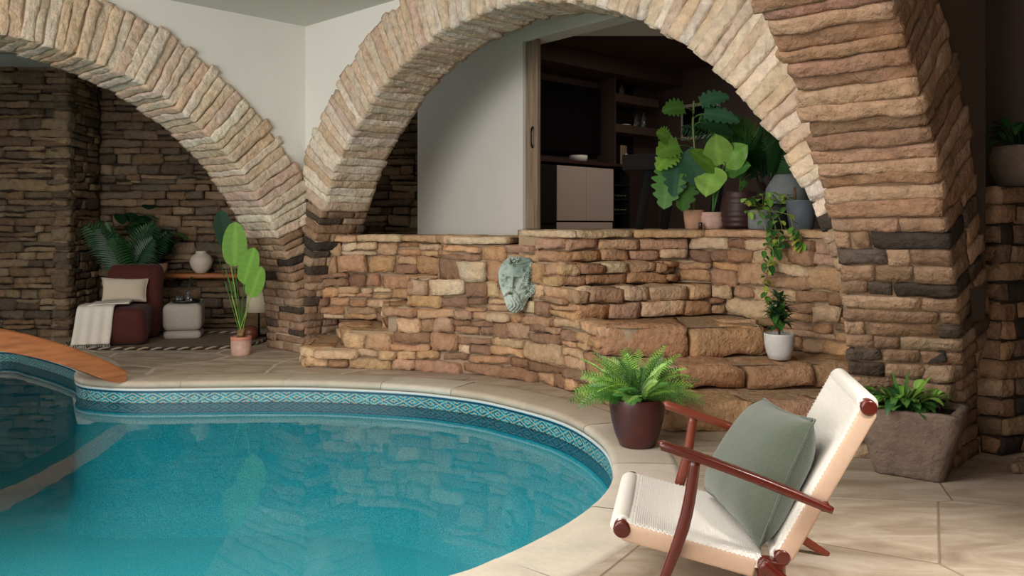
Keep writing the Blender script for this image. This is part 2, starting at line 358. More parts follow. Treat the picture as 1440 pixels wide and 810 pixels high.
def resample(P, step, closed=True):
    Q = np.vstack([P, P[:1]]) if closed else P
    L = np.r_[0, np.cumsum(np.linalg.norm(np.diff(Q, axis=0), axis=1))]; n = max(int(L[-1]/step), 2)
    s = np.linspace(0, L[-1], n, endpoint=not closed); return np.stack([np.interp(s, L, Q[:, a]) for a in range(Q.shape[1])], 1)
def at(px, Y): return (px-720)/F*Y
def hit(px, P, d):
    k = (px-720)/F; return (k*P[1]-P[0])/(d[0]-k*d[1])

# ------------------------------------------------ plan of the place
PCRN = np.array([-2.12, 8.715]); DA = np.array([.7197, -.6945]); NA = np.array([.6945, .7197])
DB = -NA; NB = np.array([-.7197, .6945]); SIDE = 5.68
PCR2 = PCRN+SIDE*DA; CEIL = 3.35
pool = catmull([(-5.586, 9.31), (-5.07, 9.0), (-4.39, 8.38), (-4.02, 7.95), (-3.88, 7.6), (-3.72, 7.34), (-3.5, 7.2), (-3.15, 7.12), (-2.497, 7.15), (-1.74, 7.17), (-.935, 7.01), (-.452, 6.78), (-.108, 6.506),
    (.345, 5.91), (.555, 5.24), (.563, 4.63), (.472, 4.19), (.249, 3.74), (-.056, 3.34), (-.238, 3.17), (-.65, 2.93), (-1.3, 2.75), (-2.3, 2.8), (-3.4, 3.2), (-4.2, 3.9), (-4.95, 4.9), (-5.9, 6.2), (-6.6, 7.6), (-6.4, 8.9)], 8)
pool = resample(pool, .05)
tn = np.roll(pool, -1, 0)-np.roll(pool, 1, 0); tn /= np.linalg.norm(tn, axis=1, keepdims=True)
# curve runs clockwise seen from above: outward normal is to the left of travel
pn = np.stack([-tn[:, 1], tn[:, 0]], 1)
for _ in range(12): pn = (np.roll(pn, 1, 0)+pn+np.roll(pn, -1, 0))/3
pn /= np.linalg.norm(pn, axis=1, keepdims=True)
def off_pool(d, z): return np.column_stack([pool+pn*d, np.full(len(pool), z)])

def flat_poly(mb, loops, z, col=(.5, .5, .5), up=True):
    LL = [[Vector((x, y, 0)) for x, y in l] for l in loops]; tri = tessellate_polygon(LL)
    V = [(p.x, p.y, z) for l in LL for p in l]; ff = []
    for t in tri:
        a, b, c = [np.array(V[i][:2]) for i in t]; cr = (b-a)[0]*(c-a)[1]-(b-a)[1]*(c-a)[0]
        ff.append(tuple(t) if (cr > 0) == up else tuple(t[::-1]))
    mb.add(V, ff, col)
def wall_quad(mb, a, b, z0, z1, th=.12, side=1):
    a = np.array(a, float); b = np.array(b, float); d = (b-a)/np.linalg.norm(b-a); n = np.array([-d[1], d[0]])*side; c = (a+b)/2+n*th/2
    cbox(mb, (c[0], c[1], (z0+z1)/2), (np.linalg.norm(b-a)/2, th/2, (z1-z0)/2), rot=math.atan2(d[1], d[0]), r=.003)

# ------------------------------------------------ floor and shell
mb = MB(); flat_poly(mb, [[(-11, -4), (6.5, -4), (6.5, 12.5), (-11, 12.5)], [tuple(p) for p in (pool+pn*.12)[::4]]], 0)
tag(mb.build('floor', M['deck'], smooth=False), kind='structure')
def plank(name, m, c, h, rot=0, **k):
    b = MB(); cbox(b, c, h, rot=rot, r=.002); return tag(b.build(name, m, smooth=False), kind='structure')
plank('ceiling', M['ceiling'], (-2.0, 3.3, CEIL+.06), (8.9, 5.9, .06))
mb = MB(); flat_poly(mb, [[(-11, 9.22), (-2.6, 9.22), (-2.6, 11.5), (-11, 11.5)]], 3.16, up=False); flat_poly(mb, [[(-11, 5.0), (-6.9, 5.0), (-2.75, 9.2), (-2.75, 9.6), (-11, 9.6)]], 3.17, up=False)
tag(mb.build('ceiling_nook', mat('nook_ceiling_paint', LIN('#c2c4c4'), rough=.9, noise=None, bump=None), smooth=False), kind='structure')
# outer walls of the patio side
mb = MB(); wall_quad(mb, (2.75, 5.92), (6.3, 2.6), 0, CEIL, side=1); tag(mb.build('wall_right', M['brown_paint_and_shade'], smooth=False), kind='structure')
mb = MB(); wall_quad(mb, (4.2, 4.4), (4.2, -2.6), 0, CEIL, side=1); wall_quad(mb, (4.2, -2.5), (-.3, -2.5), 0, CEIL, side=1); tag(mb.build('wall_back_light_block', M['brown_paint_and_shade'], smooth=False), kind='structure')  # unseen walls added to keep sky light off the right arch's outer face
mb = MB(); wall_quad(mb, (-9.4, 4.2), (-9.4, 10), 0, CEIL, side=1); tag(mb.build('wall_left', M['plaster'], smooth=False), kind='structure')

# ------------------------------------------------ stone arches
RING = [LIN(h) for h in ('#dac8b3', '#d5c1aa', '#e0d2c0', '#cdb59c', '#d8c5b2', '#ccb5a2', '#dacdbf', '#d2bba2')]
WARM = [LIN(h) for h in ('#9f8069', '#97775f', '#a88b73', '#8c705b', '#ad9177', '#99796a', '#9f7e69')]
BRICKC = [LIN(h) for h in ('#a1866e', '#947862', '#aa9078', '#876d58', '#9d8069')]
DARKB = [LIN(h) for h in ('#433c37', '#51473e', '#5d5148')]
def jit(c, a=.08):
    g = 1+RNG.uniform(-a, a); return np.clip(np.array(c)*g*(1+RNG.uniform(-a*.3, a*.3, 3)), 0, 1)
def arch(name, label, O, d, n, tc, R, z0, thick, warp, pal, inpal, rout=.54, mo='ring_mortar'):
    ring = MB(); lows = [MB(), MB()]; th = -math.asin(min(z0/R, 1))*1.0
    def xf(t, z, c):
        P = np.column_stack([O[0]+t*d[0]+c*n[0], O[1]+t*d[1]+c*n[1], z])
        return warp(P, t, z, c) if warp else P
    while th < PI+math.asin(min(z0/R, 1)):
        el = min(th, PI-th); w_ = RNG.uniform(.066, .098)/R; depth = rout*RNG.uniform(.93, 1.07); low_zone = el < .42
        segs = [(-.0, thick)]
        if low_zone:
            k = RNG.choice([2, 3], p=[.45, .55]); cuts = np.sort(RNG.uniform(.15, .85, k-1)); cuts = np.r_[0, cuts, 1]
            if np.min(np.diff(cuts)) < .14: cuts = np.linspace(0, 1, k+1)
            segs = [(cuts[i]*thick, cuts[i+1]*thick) for i in range(k)]
        rsegs = [(0, depth)] if not low_zone else [(0, depth*.52), (depth*.54, depth)]
        for (c0, c1) in segs:
            for (r0, r1) in rsegs:
                g = .009 if low_zone else .003
                hx = w_*R/2*(.96 if low_zone else 1.02)-.001; hr = (r1-r0)/2-g/2; hc = (c1-c0)/2-g/2+(.0)
                sub = (4, 14, 11) if not low_zone else (3, 6, 6)
                p, f = rbox((hx, hr, hc), sub, .007 if not low_zone else .009)
                p = p+wob(p, 9, .0055 if not low_zone else .0025)+wob(p*np.array([1, .5, .5]), 30, .0035)
                jr = RNG.uniform(-.014, .012)*(.5 if low_zone else 1); jc = RNG.uniform(-.024, .012)*(.5 if low_zone else 1)
                rho = R+(r0+r1)/2+p[:, 1]+jr*(r0 == 0); cc = (c0+c1)/2+p[:, 2]
                cc = np.where(cc < .12, cc+jc, cc)
                # voussoirs splay with the radius; below the springing the courses level out
                ang = th+w_/2+p[:, 0]/R
                sk = RNG.normal()*.012
                t = tc-np.cos(ang)*rho; z = z0+np.sin(ang)*rho+sk*p[:, 1]
                keep = z > -.03
                z = np.maximum(z, .0)
                colr = jit(pal[RNG.integers(len(pal))]) if not low_zone else jit(BRICKC[RNG.integers(len(BRICKC))])
                if inpal is not None and not low_zone: colr = jit(inpal[RNG.integers(len(inpal))])
                if low_zone and RNG.random() < .24: colr = jit(DARKB[RNG.integers(3)])
                (lows[int(th > 1.57)] if low_zone else ring).add(xf(t, z, cc), f, colr)
        th += w_
    # mortar core
    core = MB(); a = np.linspace(-.05, PI+.05, 90); rows = []
    sec = [(.03, .035), (rout-.08, .035), (rout-.08, thick-.035), (.03, thick-.035), (.03, .035)]
    for (rr, cc) in sec: rows.append(xf(tc-np.cos(a)*(R+rr), np.maximum(z0+np.sin(a)*(R+rr), 0), np.full_like(a, cc)))
    grid(core, np.concatenate(rows), len(sec), len(a), flip=True)
    root = thing(name, (O[0], O[1], 0), label, 'arch')
    ring.build('voussoirs', M['stone'], root); [q.build('pier_bricks', M['stone'], root) for q in lows]; core.build('mortar', M[mo], root)
    return root
def sstep(x, a, b):
    x = np.clip((x-a)/(b-a), 0, 1); return x*x*(3-2*x)
def warpD(P, t, z, c):
    k = (1-sstep(z, .35, 1.25))*(1-sstep(t, 1.2, 2.4)); P = P.copy(); P[:, 0] += k*(.05+.19*c/.57); P[:, 1] += k*(.15+.30*c/.57); return P
def warpA(P, t, z, c):
    k = (1-sstep(z, .35, 1.25))*sstep(t, 4.2, 5.2); P = P.copy(); P[:, 0] += k*.05; P[:, 1] += k*.15; return P
arch('stone_arch', 'wide cream stone arch in front of the raised terrace and kitchen', PCRN, DA, NA, 2.83, 2.79, .25, .58, warpA, RING, None)
arch('stone_arch', 'cream stone arch at left, over the wooden bridge and seating nook', PCRN, DB, NB, 2.83, 2.79, .02, .68, None, RING, None)
arch('stone_arch', 'warm brown stone arch springing up at right behind the stone trough', PCR2, DB, DA, 2.98, 2.79, .13, .57, warpD, WARM, WARM, mo='warm_mortar')
# pier cores so that no gaps show between the arches
mb = MB()
c = PCRN+NA*.25+NB*.3; cbox(mb, (c[0], c[1], 1.0), (.27, .24, 1.0), rot=math.atan2(NA[1], NA[0]), r=.01)
mb.build('pier_core', M['ring_mortar'], bpy.data.objects['stone_arch'])

def plaster_over(name, O, d, n, tc, z0, R, thick):
    mb = MB()
    for c in (.035, thick-.035):
        t = np.linspace(-.3 if c > .1 else -.06, SIDE+(.3 if c > .1 else .06), 160); zl = np.where(np.abs(t-tc) < R, z0+np.sqrt(np.maximum(R*R-(t-tc)**2, 0)), .8)
        zl = np.minimum(np.maximum(zl, .8), CEIL+.01)
        V = np.concatenate([np.column_stack([O[0]+t*d[0]+c*n[0], O[1]+t*d[1]+c*n[1], zl]), np.column_stack([O[0]+t*d[0]+c*n[0], O[1]+t*d[1]+c*n[1], np.full_like(t, CEIL+.02)])])
        grid(mb, V, 2, len(t))
    return tag(mb.build(name, M['brown_paint_and_shade' if name == 'wall_near_right' else 'plaster'], smooth=False), kind='structure')  # near right wall is plaster; the brown paints its shade into the colour
plaster_over('wall_middle', PCRN, DA, NA, 2.83, .25, 3.12, .58)
plaster_over('wall_far_left', PCRN, DB, NB, 2.83, .02, 3.12, .68)
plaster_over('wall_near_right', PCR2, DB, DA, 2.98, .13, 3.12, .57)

# ------------------------------------------------ coursed rubble walls
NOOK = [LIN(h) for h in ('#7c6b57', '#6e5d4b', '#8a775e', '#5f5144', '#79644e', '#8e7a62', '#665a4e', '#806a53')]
TERR = [LIN(h) for h in ('#c2a07e', '#b8926f', '#cbae8e', '#a98467', '#b6937a', '#d0b798', '#c09972', '#aa866b', '#96765f', '#c8a683', '#b99374', '#8f705b')]
def lay(mb, P, z0, z1, pal, lmin=.14, lmax=.42, depth=.14, gap=.006, r=.018, amp=.005, jut=.02, bands=None, single=False, rec=0, front_off=0.0, fine=.45, skew=1.0):
    """stones along polyline P (outer face on the right hand side of travel), z0..z1"""
    P = np.array(P, float); L = np.r_[0, np.cumsum(np.linalg.norm(np.diff(P, axis=0), axis=1))]
    def pos(u): return np.array([np.interp(u, L, P[:, 0]), np.interp(u, L, P[:, 1])])
    z = z0
    hs = bands
    if hs is None:
        hs = []; rem = z1-z0
        while rem > .001:
            h = RNG.uniform(.075, .15)
            if rem-h < .07: h = rem
            hs.append(h); rem -= h
    for h in hs:
        u = -RNG.uniform(0, .1)
        while u < L[-1]:
            ln = max(RNG.uniform(lmin, lmax), h*1.5)
            if L[-1]-u-ln < .1: ln = L[-1]-u+.005
            ua, ub = max(u, 0), min(u+ln, L[-1])
            if ub-ua > .04:
                parts = []
                k = 1 if (single or h < .105 or RNG.random() < .5) else 2
                if k == 2 and h > .17 and RNG.random() < .15: k = 3
                cuts = np.linspace(0, 1, k+1)
                if k == 2: cuts[1] = RNG.uniform(.35, .65)
                for i in range(k):
                    za, zb = z+h*cuts[i], z+h*cuts[i+1]
                    if (not single) and ub-ua > .30 and RNG.random() < fine*.8:
                        m_ = ua+(ub-ua)*RNG.uniform(.35, .65); parts += [(ua, m_, za, zb), (m_, ub, za, zb)]
                    else: parts.append((ua, ub, za, zb))
                for a, b, za, zb in parts:
                    A, B = pos(a), pos(b); dd = B-A; l = np.linalg.norm(dd)
                    if l < .02: continue
                    dd /= l; nn = np.array([dd[1], -dd[0]])
                    j = RNG.uniform(-jut, jut); c = (A+B)/2+nn*(j-depth+front_off)
                    tilt = RNG.normal()*.008
                    hz = (zb-za)/2-gap/2
                    if hz < .008: continue
                    lumpy(mb, (c[0], c[1], (za+zb)/2), ((dd[0], dd[1], tilt), (nn[0], nn[1], 0), (0, 0, 1)), (l/2-gap/2, depth, hz),
                          (max(4, int(l/.05)), 4, 3), min(r, hz*.7), amp, 8, jit(pal[RNG.integers(len(pal))], .12), skew)
            u += ln
        z += h
def ribbon(mb, P, z0, z1, inset):
    P = np.array(P, float); d = np.gradient(P, axis=0); d /= np.linalg.norm(d, axis=1, keepdims=True)+1e-9; n = np.stack([d[:, 1], -d[:, 0]], 1); Q = P-n*inset
    V = np.concatenate([np.column_stack([Q, np.full(len(Q), z0)]), np.column_stack([Q, np.full(len(Q), z1)])]); grid(mb, V, 2, len(Q))
# nook back wall
mb = MB(); bk = MB()
NP = [(-9.3, 10.0), (at(96, 9.95), 9.95), (at(140, 10.75), 10.75), (-.9, 10.95)]
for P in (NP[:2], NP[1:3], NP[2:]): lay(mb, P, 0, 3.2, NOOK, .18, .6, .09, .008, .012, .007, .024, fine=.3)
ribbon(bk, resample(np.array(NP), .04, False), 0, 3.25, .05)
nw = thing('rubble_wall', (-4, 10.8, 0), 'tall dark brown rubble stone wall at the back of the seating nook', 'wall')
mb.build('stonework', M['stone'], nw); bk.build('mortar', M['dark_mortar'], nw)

# terrace retaining wall and steps
Wp = [(-1.95, 7.83), (-1.625, 7.80), (-1.09, 7.69), (-.63, 7.575), (-.12, 7.325), (.234, 7.02), (.498, 6.64), (.64, 6.26), (.80, 5.84), (.963, 5.37)]
Wc = catmull(Wp, 6, closed=False)
def front(x0, x1, back=0.0):
    q = Wc[(Wc[:, 0] >= x0-1e-6) & (Wc[:, 0] <= x1+1e-6)].copy(); q[:, 1] += back; return [tuple(p) for p in q]
RW = [(1.74, 7.22), (2.29, 6.42), (3.3, 5.9)]
REC = [(-2.0, 8.52), (-1.4, 8.47)]
lays = [  # z0, z1, left recess, front, step front, right wall
    (0, .18, [(-2.02, 8.6)], front(-1.95, .97), [(1.6, 5.42), (2.6, 5.55)], []),
    (.18, .34, [(-1.75, 8.6)], front(-1.62, .80, .01), [(1.05, 5.86), (1.9, 5.92), (2.9, 6.0)], []),
    (.34, .56, [(-2.0, 8.8), (-1.45, 8.75), (-1.30, 8.6)], front(-1.26, .66, .03), [(.853, 6.2), (1.4, 6.27), (1.90, 6.36)], [(1.93, 6.92), (2.29, 6.42), (3.3, 5.9)]),
    (.56, .81, [(-2.0, 8.8), (-1.4, 8.75), (-.98, 8.55)], front(-.94, .50, .05), [(.60, 6.73), (1.1, 6.93), (1.67, 7.13)], [(1.75, 7.2)]+RW[1:]),
    (.81, 1.0, [(-2.0, 8.8), (-1.2, 8.75), (-.72, 8.5)], front(-.66, .40, .08), [(.52, 6.93), (.95, 7.15), (1.35, 7.32)], [(1.40, 7.46), (1.72, 7.28)]+RW[1:]),
    (1.0, 1.2, [(-2.0, 8.8), (-1.2, 8.75), (-.72, 8.5)], front(-.66, .23, .10), [(.5, 7.12), (.9, 7.36), (1.55, 7.44)], [(1.74, 7.24)]+RW[1:]),
]
tw = thing('terrace_wall', (0, 7.4, 0), 'tan rubble stone retaining wall with steps below the raised terrace', 'wall')
mb = MB(); bk = MB(); tread = MB()
for i, (z0, z1, lf, fr, st, rw) in enumerate(lays):
    zz = z1 if i < 5 else 1.135
    A = lf+fr
    lay(mb, A, z0, zz, TERR, .17, .46, .16, .006, .013, .009, .024, fine=.4)
    ribbon(bk, resample(np.array(A), .05, False), z0, zz, .06)
    # step stones, each step a child of its own
    sb = MB(); B = [A[-1]]+st
    lay(sb, B, z0, z1-.002, TERR[:8], *( (.42, .72) if i < 3 else (.2, .42)), depth=.26 if i < 3 else .2, gap=.008, r=.016 if i < 3 else .012, amp=.010 if i < 3 else .008, skew=.6, jut=.02, bands=[z1-.002-z0] if i in (0, 1, 2) else [(z1-z0)*.5, (z1-.002-z0)*.5], single=True)
    so = sb.build('step' if i < 5 else 'upper_course', M['stone'], tw)
    ribbon(bk, resample(np.array(B), .05, False), z0, z1-.01, .09)
    if rw:
        lay(mb, [st[-1]]+rw, z0, z1, TERR, .17, .46, .16, .006, .013, .009, .024, fine=.4); ribbon(bk, resample(np.array([st[-1]]+rw), .05, False), z0, z1, .06)
    # tread surface
    poly = A+st+rw
    Q = np.array(poly); d = np.gradient(Q, axis=0); d /= np.linalg.norm(d, axis=1, keepdims=True)+1e-9; n = np.stack([d[:, 1], -d[:, 0]], 1); Q = Q-n*.07
    flat_poly(tread, [[tuple(p) for p in Q]+[(3.4, 9.4), (-2.05, 9.4)]], z1-.012 if i < 5 else 1.12)
mb.build('stonework', M['stone'], tw); bk.build('mortar', M['mortar'], tw); 
tm = MB(); tm.v = tread.v; tm.f = tread.f; tm.n = tread.n; tm.uv = tread.uv; tm.c = [np.tile(LIN('#b59a7c'), (len(v), 1)) for v in tread.v]
tm.build('treads', M['stone'], tw, smooth=False)
cp = MB(); lay(cp, [(-2.0, 8.78), (-1.2, 8.73), (-.74, 8.48)]+front(-.66, .0, .10), 1.135, 1.215, TERR[:3]+TERR[5:6], .4, .75, .22, .008, .014, .005, .015, bands=[.08], single=True, front_off=.02)
P_ = front(0.02, .23, .10)+[(.5, 7.12), (.9, 7.36), (1.55, 7.44), (1.74, 7.24)]+RW[1:]
lay(cp, P_, 1.20, 1.272, TERR[:3]+TERR[5:6], .35, .8, .22, .008, .014, .005, .012, bands=[.072], single=True, front_off=.02)
cp.build('wall_cap', M['stone'], tw)
# terrace floor and room floor
mb = MB(); flat_poly(mb, [[(-2.05, 8.9), (-.75, 8.65), (-.6, 7.8), (.12, 7.35), (.12, 11.3), (-2.05, 11.3)]], 1.20)
Qf = [(.06, 7.28), (.5, 7.24), (.9, 7.48), (1.6, 7.56), (1.82, 7.3), (2.38, 6.5), (3.36, 5.98), (7, 8), (7, 16), (.06, 16)]
flat_poly(mb, [Qf], 1.262); flat_poly(mb, [Qf], 1.19)
Qc = np.array([(.06, 16), (.06, 7.28), (.5, 7.24), (.9, 7.48), (1.6, 7.56), (1.82, 7.3), (2.38, 6.5), (3.36, 5.98), (7, 8)]); grid(mb, np.concatenate([np.column_stack([Qc, np.full(9, .3)]), np.column_stack([Qc, np.full(9, 1.262)])]), 2, 9)
tag(mb.build('floor_terrace', mat('terrace_paving', LIN('#a58c70'), rough=.8, noise=(4, .15), bump=(20, .3, .01)), smooth=False), kind='structure')

# white wall with the opening, kitchen shell
ER = np.array([.632, -.775]); EP = np.array([at(735, 8.97), 8.97])
def E(u, c=0): n = np.array([.775, .632]); return EP+ER*u+n*c
ul = hit(587, EP, ER)
mb = MB(); wall_quad(mb, E(ul), E(0), 1.15, 3.7, th=.24, side=1)
wall_quad(mb, E(-.01), E(4.2), 3.24, 3.8, th=.24, side=1)
tag(mb.build('wall_kitchen_front', M['plaster'], smooth=False), kind='structure')
mb = MB(); wall_quad(mb, E(ul, .02), E(ul, .02)+np.array([.42, .62]), 1.15, 3.7, th=.1, side=-1); tag(mb.build('wall_passage', M['plaster'], smooth=False), kind='structure')
mb = MB(); flat_poly(mb, [[(-2.6, 9.3), (-1.3, 9.0), (2.3, 5.2), (3.6, 5.6), (.9, 9.3), (-1.0, 11.5), (-2.6, 11.5)]], 3.5, up=False); tag(mb.build('ceiling_terrace', M['plaster'], smooth=False), kind='structure')
KV = np.array([.72, .694]); KN = np.array([.694, -.72]); KP = np.array([at(760, 10.85), 10.85]); krot = math.atan2(KV[1], KV[0])
TV = KP-KN*.55
def K(v, c=0): return KP+KV*v+KN*c
vc = hit(925, TV, KV)
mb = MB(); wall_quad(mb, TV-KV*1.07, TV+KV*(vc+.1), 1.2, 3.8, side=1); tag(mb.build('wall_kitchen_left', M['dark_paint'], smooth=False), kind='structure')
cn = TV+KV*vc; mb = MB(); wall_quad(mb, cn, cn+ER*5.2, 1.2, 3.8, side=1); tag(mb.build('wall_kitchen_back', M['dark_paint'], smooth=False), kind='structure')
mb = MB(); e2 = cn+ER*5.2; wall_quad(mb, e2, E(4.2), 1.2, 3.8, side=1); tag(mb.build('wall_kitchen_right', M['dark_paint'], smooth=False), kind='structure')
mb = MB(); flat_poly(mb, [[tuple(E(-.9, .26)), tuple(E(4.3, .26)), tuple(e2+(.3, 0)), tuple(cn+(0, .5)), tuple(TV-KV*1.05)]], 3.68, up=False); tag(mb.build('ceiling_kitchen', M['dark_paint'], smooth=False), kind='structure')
# bulkhead and wall column
c = (TV+KV*(vc/2)+KN*.25); plank('trim_1', M['dark_paint'], (c[0], c[1], 3.56), (vc/2+.2, .25, .12), rot=krot)

# ------------------------------------------------ pool
root = thing('swimming_pool', (-2, 5.3, 0), 'kidney shaped swimming pool with turquoise water, patterned frieze and pale stone coping', 'swimming pool')
Ls = np.r_[0, np.cumsum(np.linalg.norm(np.diff(np.vstack([pool, pool[:1]]), axis=0), axis=1))]
def ringstrip(mb, rows, uvz=None, flip=False):
    n = len(pool); V = np.concatenate([np.vstack([r, r[:1]]) for r in rows]); uv = None
    if uvz is not None: uv = np.concatenate([np.column_stack([Ls, np.full(n+1, z)]) for z in uvz])
    grid(mb, V, len(rows), n+1, uv=uv, flip=flip)
mb = MB(); ringstrip(mb, [off_pool(.0, -.075), off_pool(-.002, -.20), off_pool(-.004, -.26)], uvz=(.06, -.065, -.125)); mb.build('frieze_band', M['tile'], root)
mb = MB(); ringstrip(mb, [off_pool(-.004, -.26), off_pool(-.02, -1.0), off_pool(-.1, -1.15), off_pool(-.3, -1.2)])
flat_poly(mb, [[tuple(p) for p in pool[::2]]], -1.201); mb.build('liner', M['liner'], root)
mb = MB(); flat_poly(mb, [[tuple(p) for p in (pool+pn*.002)]], -.175); mb.build('water', M['water'], root, smooth=False)
mb = MB(); P = off_pool(-.004, -.066); tube(mb, np.vstack([P, P[:2]]), .011, 8); mb.build('liner_track', M['grey_strip'], root)
mb = MB()
seg = 0; n = len(pool); COPE = [LIN(h) for h in ('#c3b6a6', '#bcae9c', '#cabeae', '#b9a996')]
prof = [(.012, -.052), (-.008, -.046), (-.018, -.03), (-.016, -.012), (-.004, .0), (.02, .006), (.15, .008), (.30, .008), (.335, .002), (.34, -.01)]
i = 0
while i < n:
    k = int(RNG.uniform(.55, .95)/.05); k = min(k, n-i); 
    if n-i-k < 6: k = n-i
    col = jit(COPE[RNG.integers(4)], .05)
    idx = [(i+j) % n for j in range(k+1)]; q = pool[idx].copy(); nn = pn[idx]; tg = tn[idx]
    q[0] += tg[0]*.0015; q[-1] -= tg[-1]*.0015
    rows = [np.column_stack([q+nn*(o*(1.0)), np.full(len(q), z)]) for o, z in prof]
    V = np.concatenate(rows); V[:, 2] += RNG.uniform(-.001, .001); V = V+wob(V, 5, .0008)
    grid(mb, V, len(prof), k+1, col, flip=True)
    i += k
mb.build('coping', M['smooth_stone'], root)
mb = MB(); ringstrip(mb, [off_pool(.004, -.07), off_pool(.004, -.010), off_pool(.10, -.004), off_pool(.2, -.004)]); mb.build('coping_bed', M['mortar'], root)

# ------------------------------------------------ wooden bridge
b0 = np.array([-3.22, 7.13]); bd = DB; bl = 2.95
mb = MB(); u = np.linspace(0, 1, 40); arcz = .02+.55*np.sin(PI*(.02+.96*u))**.85; 
th_ = .155; rows = []
wdt = .34
for (o, zz) in ((0, 0), (0, 1), (.02, 1.12), (wdt-.02, 1.12), (wdt, 1), (wdt, 0), (0, 0)):
    P = b0+np.outer(u*bl, bd)+NB*o
    z = arcz+(zz-1)*th_*.95; z = np.maximum(z, -.0); rows.append(np.column_stack([P, z]))
grid(mb, np.concatenate(rows), len(rows), len(u), flip=False)
for e in (0, len(u)-1):
    mb.add([r[e] for r in rows[:6]], [tuple(range(6))])
br = thing('wooden_footbridge', (b0[0], b0[1], 0), 'arched orange pine footbridge spanning the pool neck at left', 'bridge')
mb.build('arched_beam', M['wood_orange'], br)

# ------------------------------------------------ plants
def leaf(mb, base, d, L, W, col, shape='ovate', droop=.4, fold=.15, n=8, m=4, roll=0, wave=0, face=None):
    d = np.array(d, float); d /= np.linalg.norm(d); base = np.array(base, float)
    side = np.cross(d, (0, 0, 1))
    if np.linalg.norm(side) < .05: side = np.array([1., 0, 0])
    if face is not None: side = np.cross(d, np.array(face, float))
    side /= np.linalg.norm(side)+1e-9; nrm = np.cross(side, d)
    if face is not None and nrm@np.array(face, float) < 0: side = -side; nrm = -nrm
    if roll: side, nrm = side*math.cos(roll)+nrm*math.sin(roll), nrm*math.cos(roll)-side*math.sin(roll)
    s = np.linspace(0, 1, n+1); v = np.linspace(-1, 1, m+1)
    if shape == 'ovate': w = np.sin(PI*np.clip(s, .02, .99)**.75)**.75
    elif shape == 'heart': w = np.clip(np.sin(PI*(.12+.88*s)**.85), 0, 1)**.7*np.where(s < .08, .75, 1)
    elif shape == 'paddle': w = np.clip(np.sin(PI*s**.8), 0, 1)**.45
    elif shape == 'lance': w = np.sin(PI*np.clip(s, .01, 1)**.6)**1.2
    elif shape == 'monstera': w = np.clip(np.sin(PI*(.14+.86*s)**.85), 0, 1)**.6*(.58+.42*np.abs(np.cos(s*PI*5.5)))
    elif shape == 'fern': w = np.sin(PI*np.clip(s, .01, 1)**.6)**.8*(.25+.75*(np.arange(n+1) % 2))
    elif shape == 'strap': w = np.clip(1-s**3, 0, 1)*np.minimum(1, .4+s*4)
    w = w*W/2; V = []; C = []; col = np.array(col)
    for i in range(n+1):
        c = base+d*L*s[i]*(1-.25*droop*s[i])+np.array([0, 0, -1])*droop*L*s[i]**2*.6
        for j in range(m+1):
            V.append(c+side*w[i]*v[j]+nrm*(fold*abs(v[j])*w[i]+wave*math.sin(s[i]*14+j)*W*.05))
            C.append(col*(1.25 if abs(v[j]) < .01 else (1.0 if (i % 2) else .93)))
    grid(mb, np.array(V), n+1, m+1, np.clip(np.array(C), 0, 1))
G = {k: LIN(v) for k, v in dict(bright='#76a342', mid='#4b7a35', deep='#2f5a2d', dark='#1f4026', blue='#3a6148', lime='#a3b04a', fern='#4c7c38', pale='#93bd5c').items()}
def gcol(*names, a=.18): return jit(G[names[RNG.integers(len(names))]], a)
def pot(parent, c, prof, m, n=44, soil=True, name='pot', wf=None):
    mb = MB(); rt, zt = prof[-1]
    full = list(prof)+[(rt-.012, zt+.002), (rt-.018, zt-.03)]
    lathe(mb, c, full, n, wobf=wf); o = mb.build(name, m, parent)
    if soil:
        s = MB(); th = np.linspace(0, 2*PI, 24, endpoint=False); V = [(c[0], c[1], c[2]+zt-.015)]
        for rr in (.5, .98): V += [(c[0]+math.cos(t)*(rt-.014)*rr, c[1]+math.sin(t)*(rt-.014)*rr, c[2]+zt-.022) for t in th]
        f = [(0, 1+i, 1+(i+1) % 24) for i in range(24)]+[(1+i, 25+i, 25+(i+1) % 24, 1+(i+1) % 24) for i in range(24)]
        s.add(V, f); s.build('soil', M['soil'], o)
    return o
def frond(mb, base, az, L, elev, pairs, plen, pw, col, arch_=.9, vee=.35, sub=False, face=None):
    hd = np.array([math.cos(az), math.sin(az), 0]); s = np.linspace(0, 1, 14); pts = []
    for t in s:
        a = elev-arch_*t; pts.append((np.cumsum([0])[0],))
    p = np.array(base, float); P = [p.copy()]; n = 16
    for i in range(n):
        a = elev-arch_*(i/n)**1.3*1.6; p = p+(hd*math.cos(a)+np.array([0, 0, 1])*math.sin(a))*L/n; P.append(p.copy())
    P = np.array(P); tube(mb, P, np.linspace(.0035, .0012, len(P)), 4, col*.8)
    T = np.gradient(P, axis=0); sd = np.array([-hd[1], hd[0], 0])
    for k in range(pairs):
        t = .16+.82*k/pairs; x = t*n; i = int(x); q = P[i]+(P[min(i+1, n)]-P[i])*(x-i); tt = T[i]/np.linalg.norm(T[i])
        if face is not None: sd = np.cross(tt, face); sd /= np.linalg.norm(sd)+1e-9
        l = plen*(math.sin(PI*(.12+.86*t))**.8)
        for sg in (-1, 1):
            dd = sd*sg*.9+tt*.55+np.array([0, 0, vee*.5]); leaf(mb, q, dd, l*RNG.uniform(.85, 1.1), pw, jit(col, .15), 'lance' if sub else 'fern', .35, .1, 8 if not sub else 5, 2, face=face)
def stemtube(mb, a, b, r, col, bow=.1, n=8):
    a = np.array(a, float); b = np.array(b, float); s = np.linspace(0, 1, n)[:, None]; P = a+(b-a)*s; P[:, 2] += bow*np.sin(PI*s[:, 0])*np.linalg.norm(b-a); tube(mb, P, r, 6, col); return P

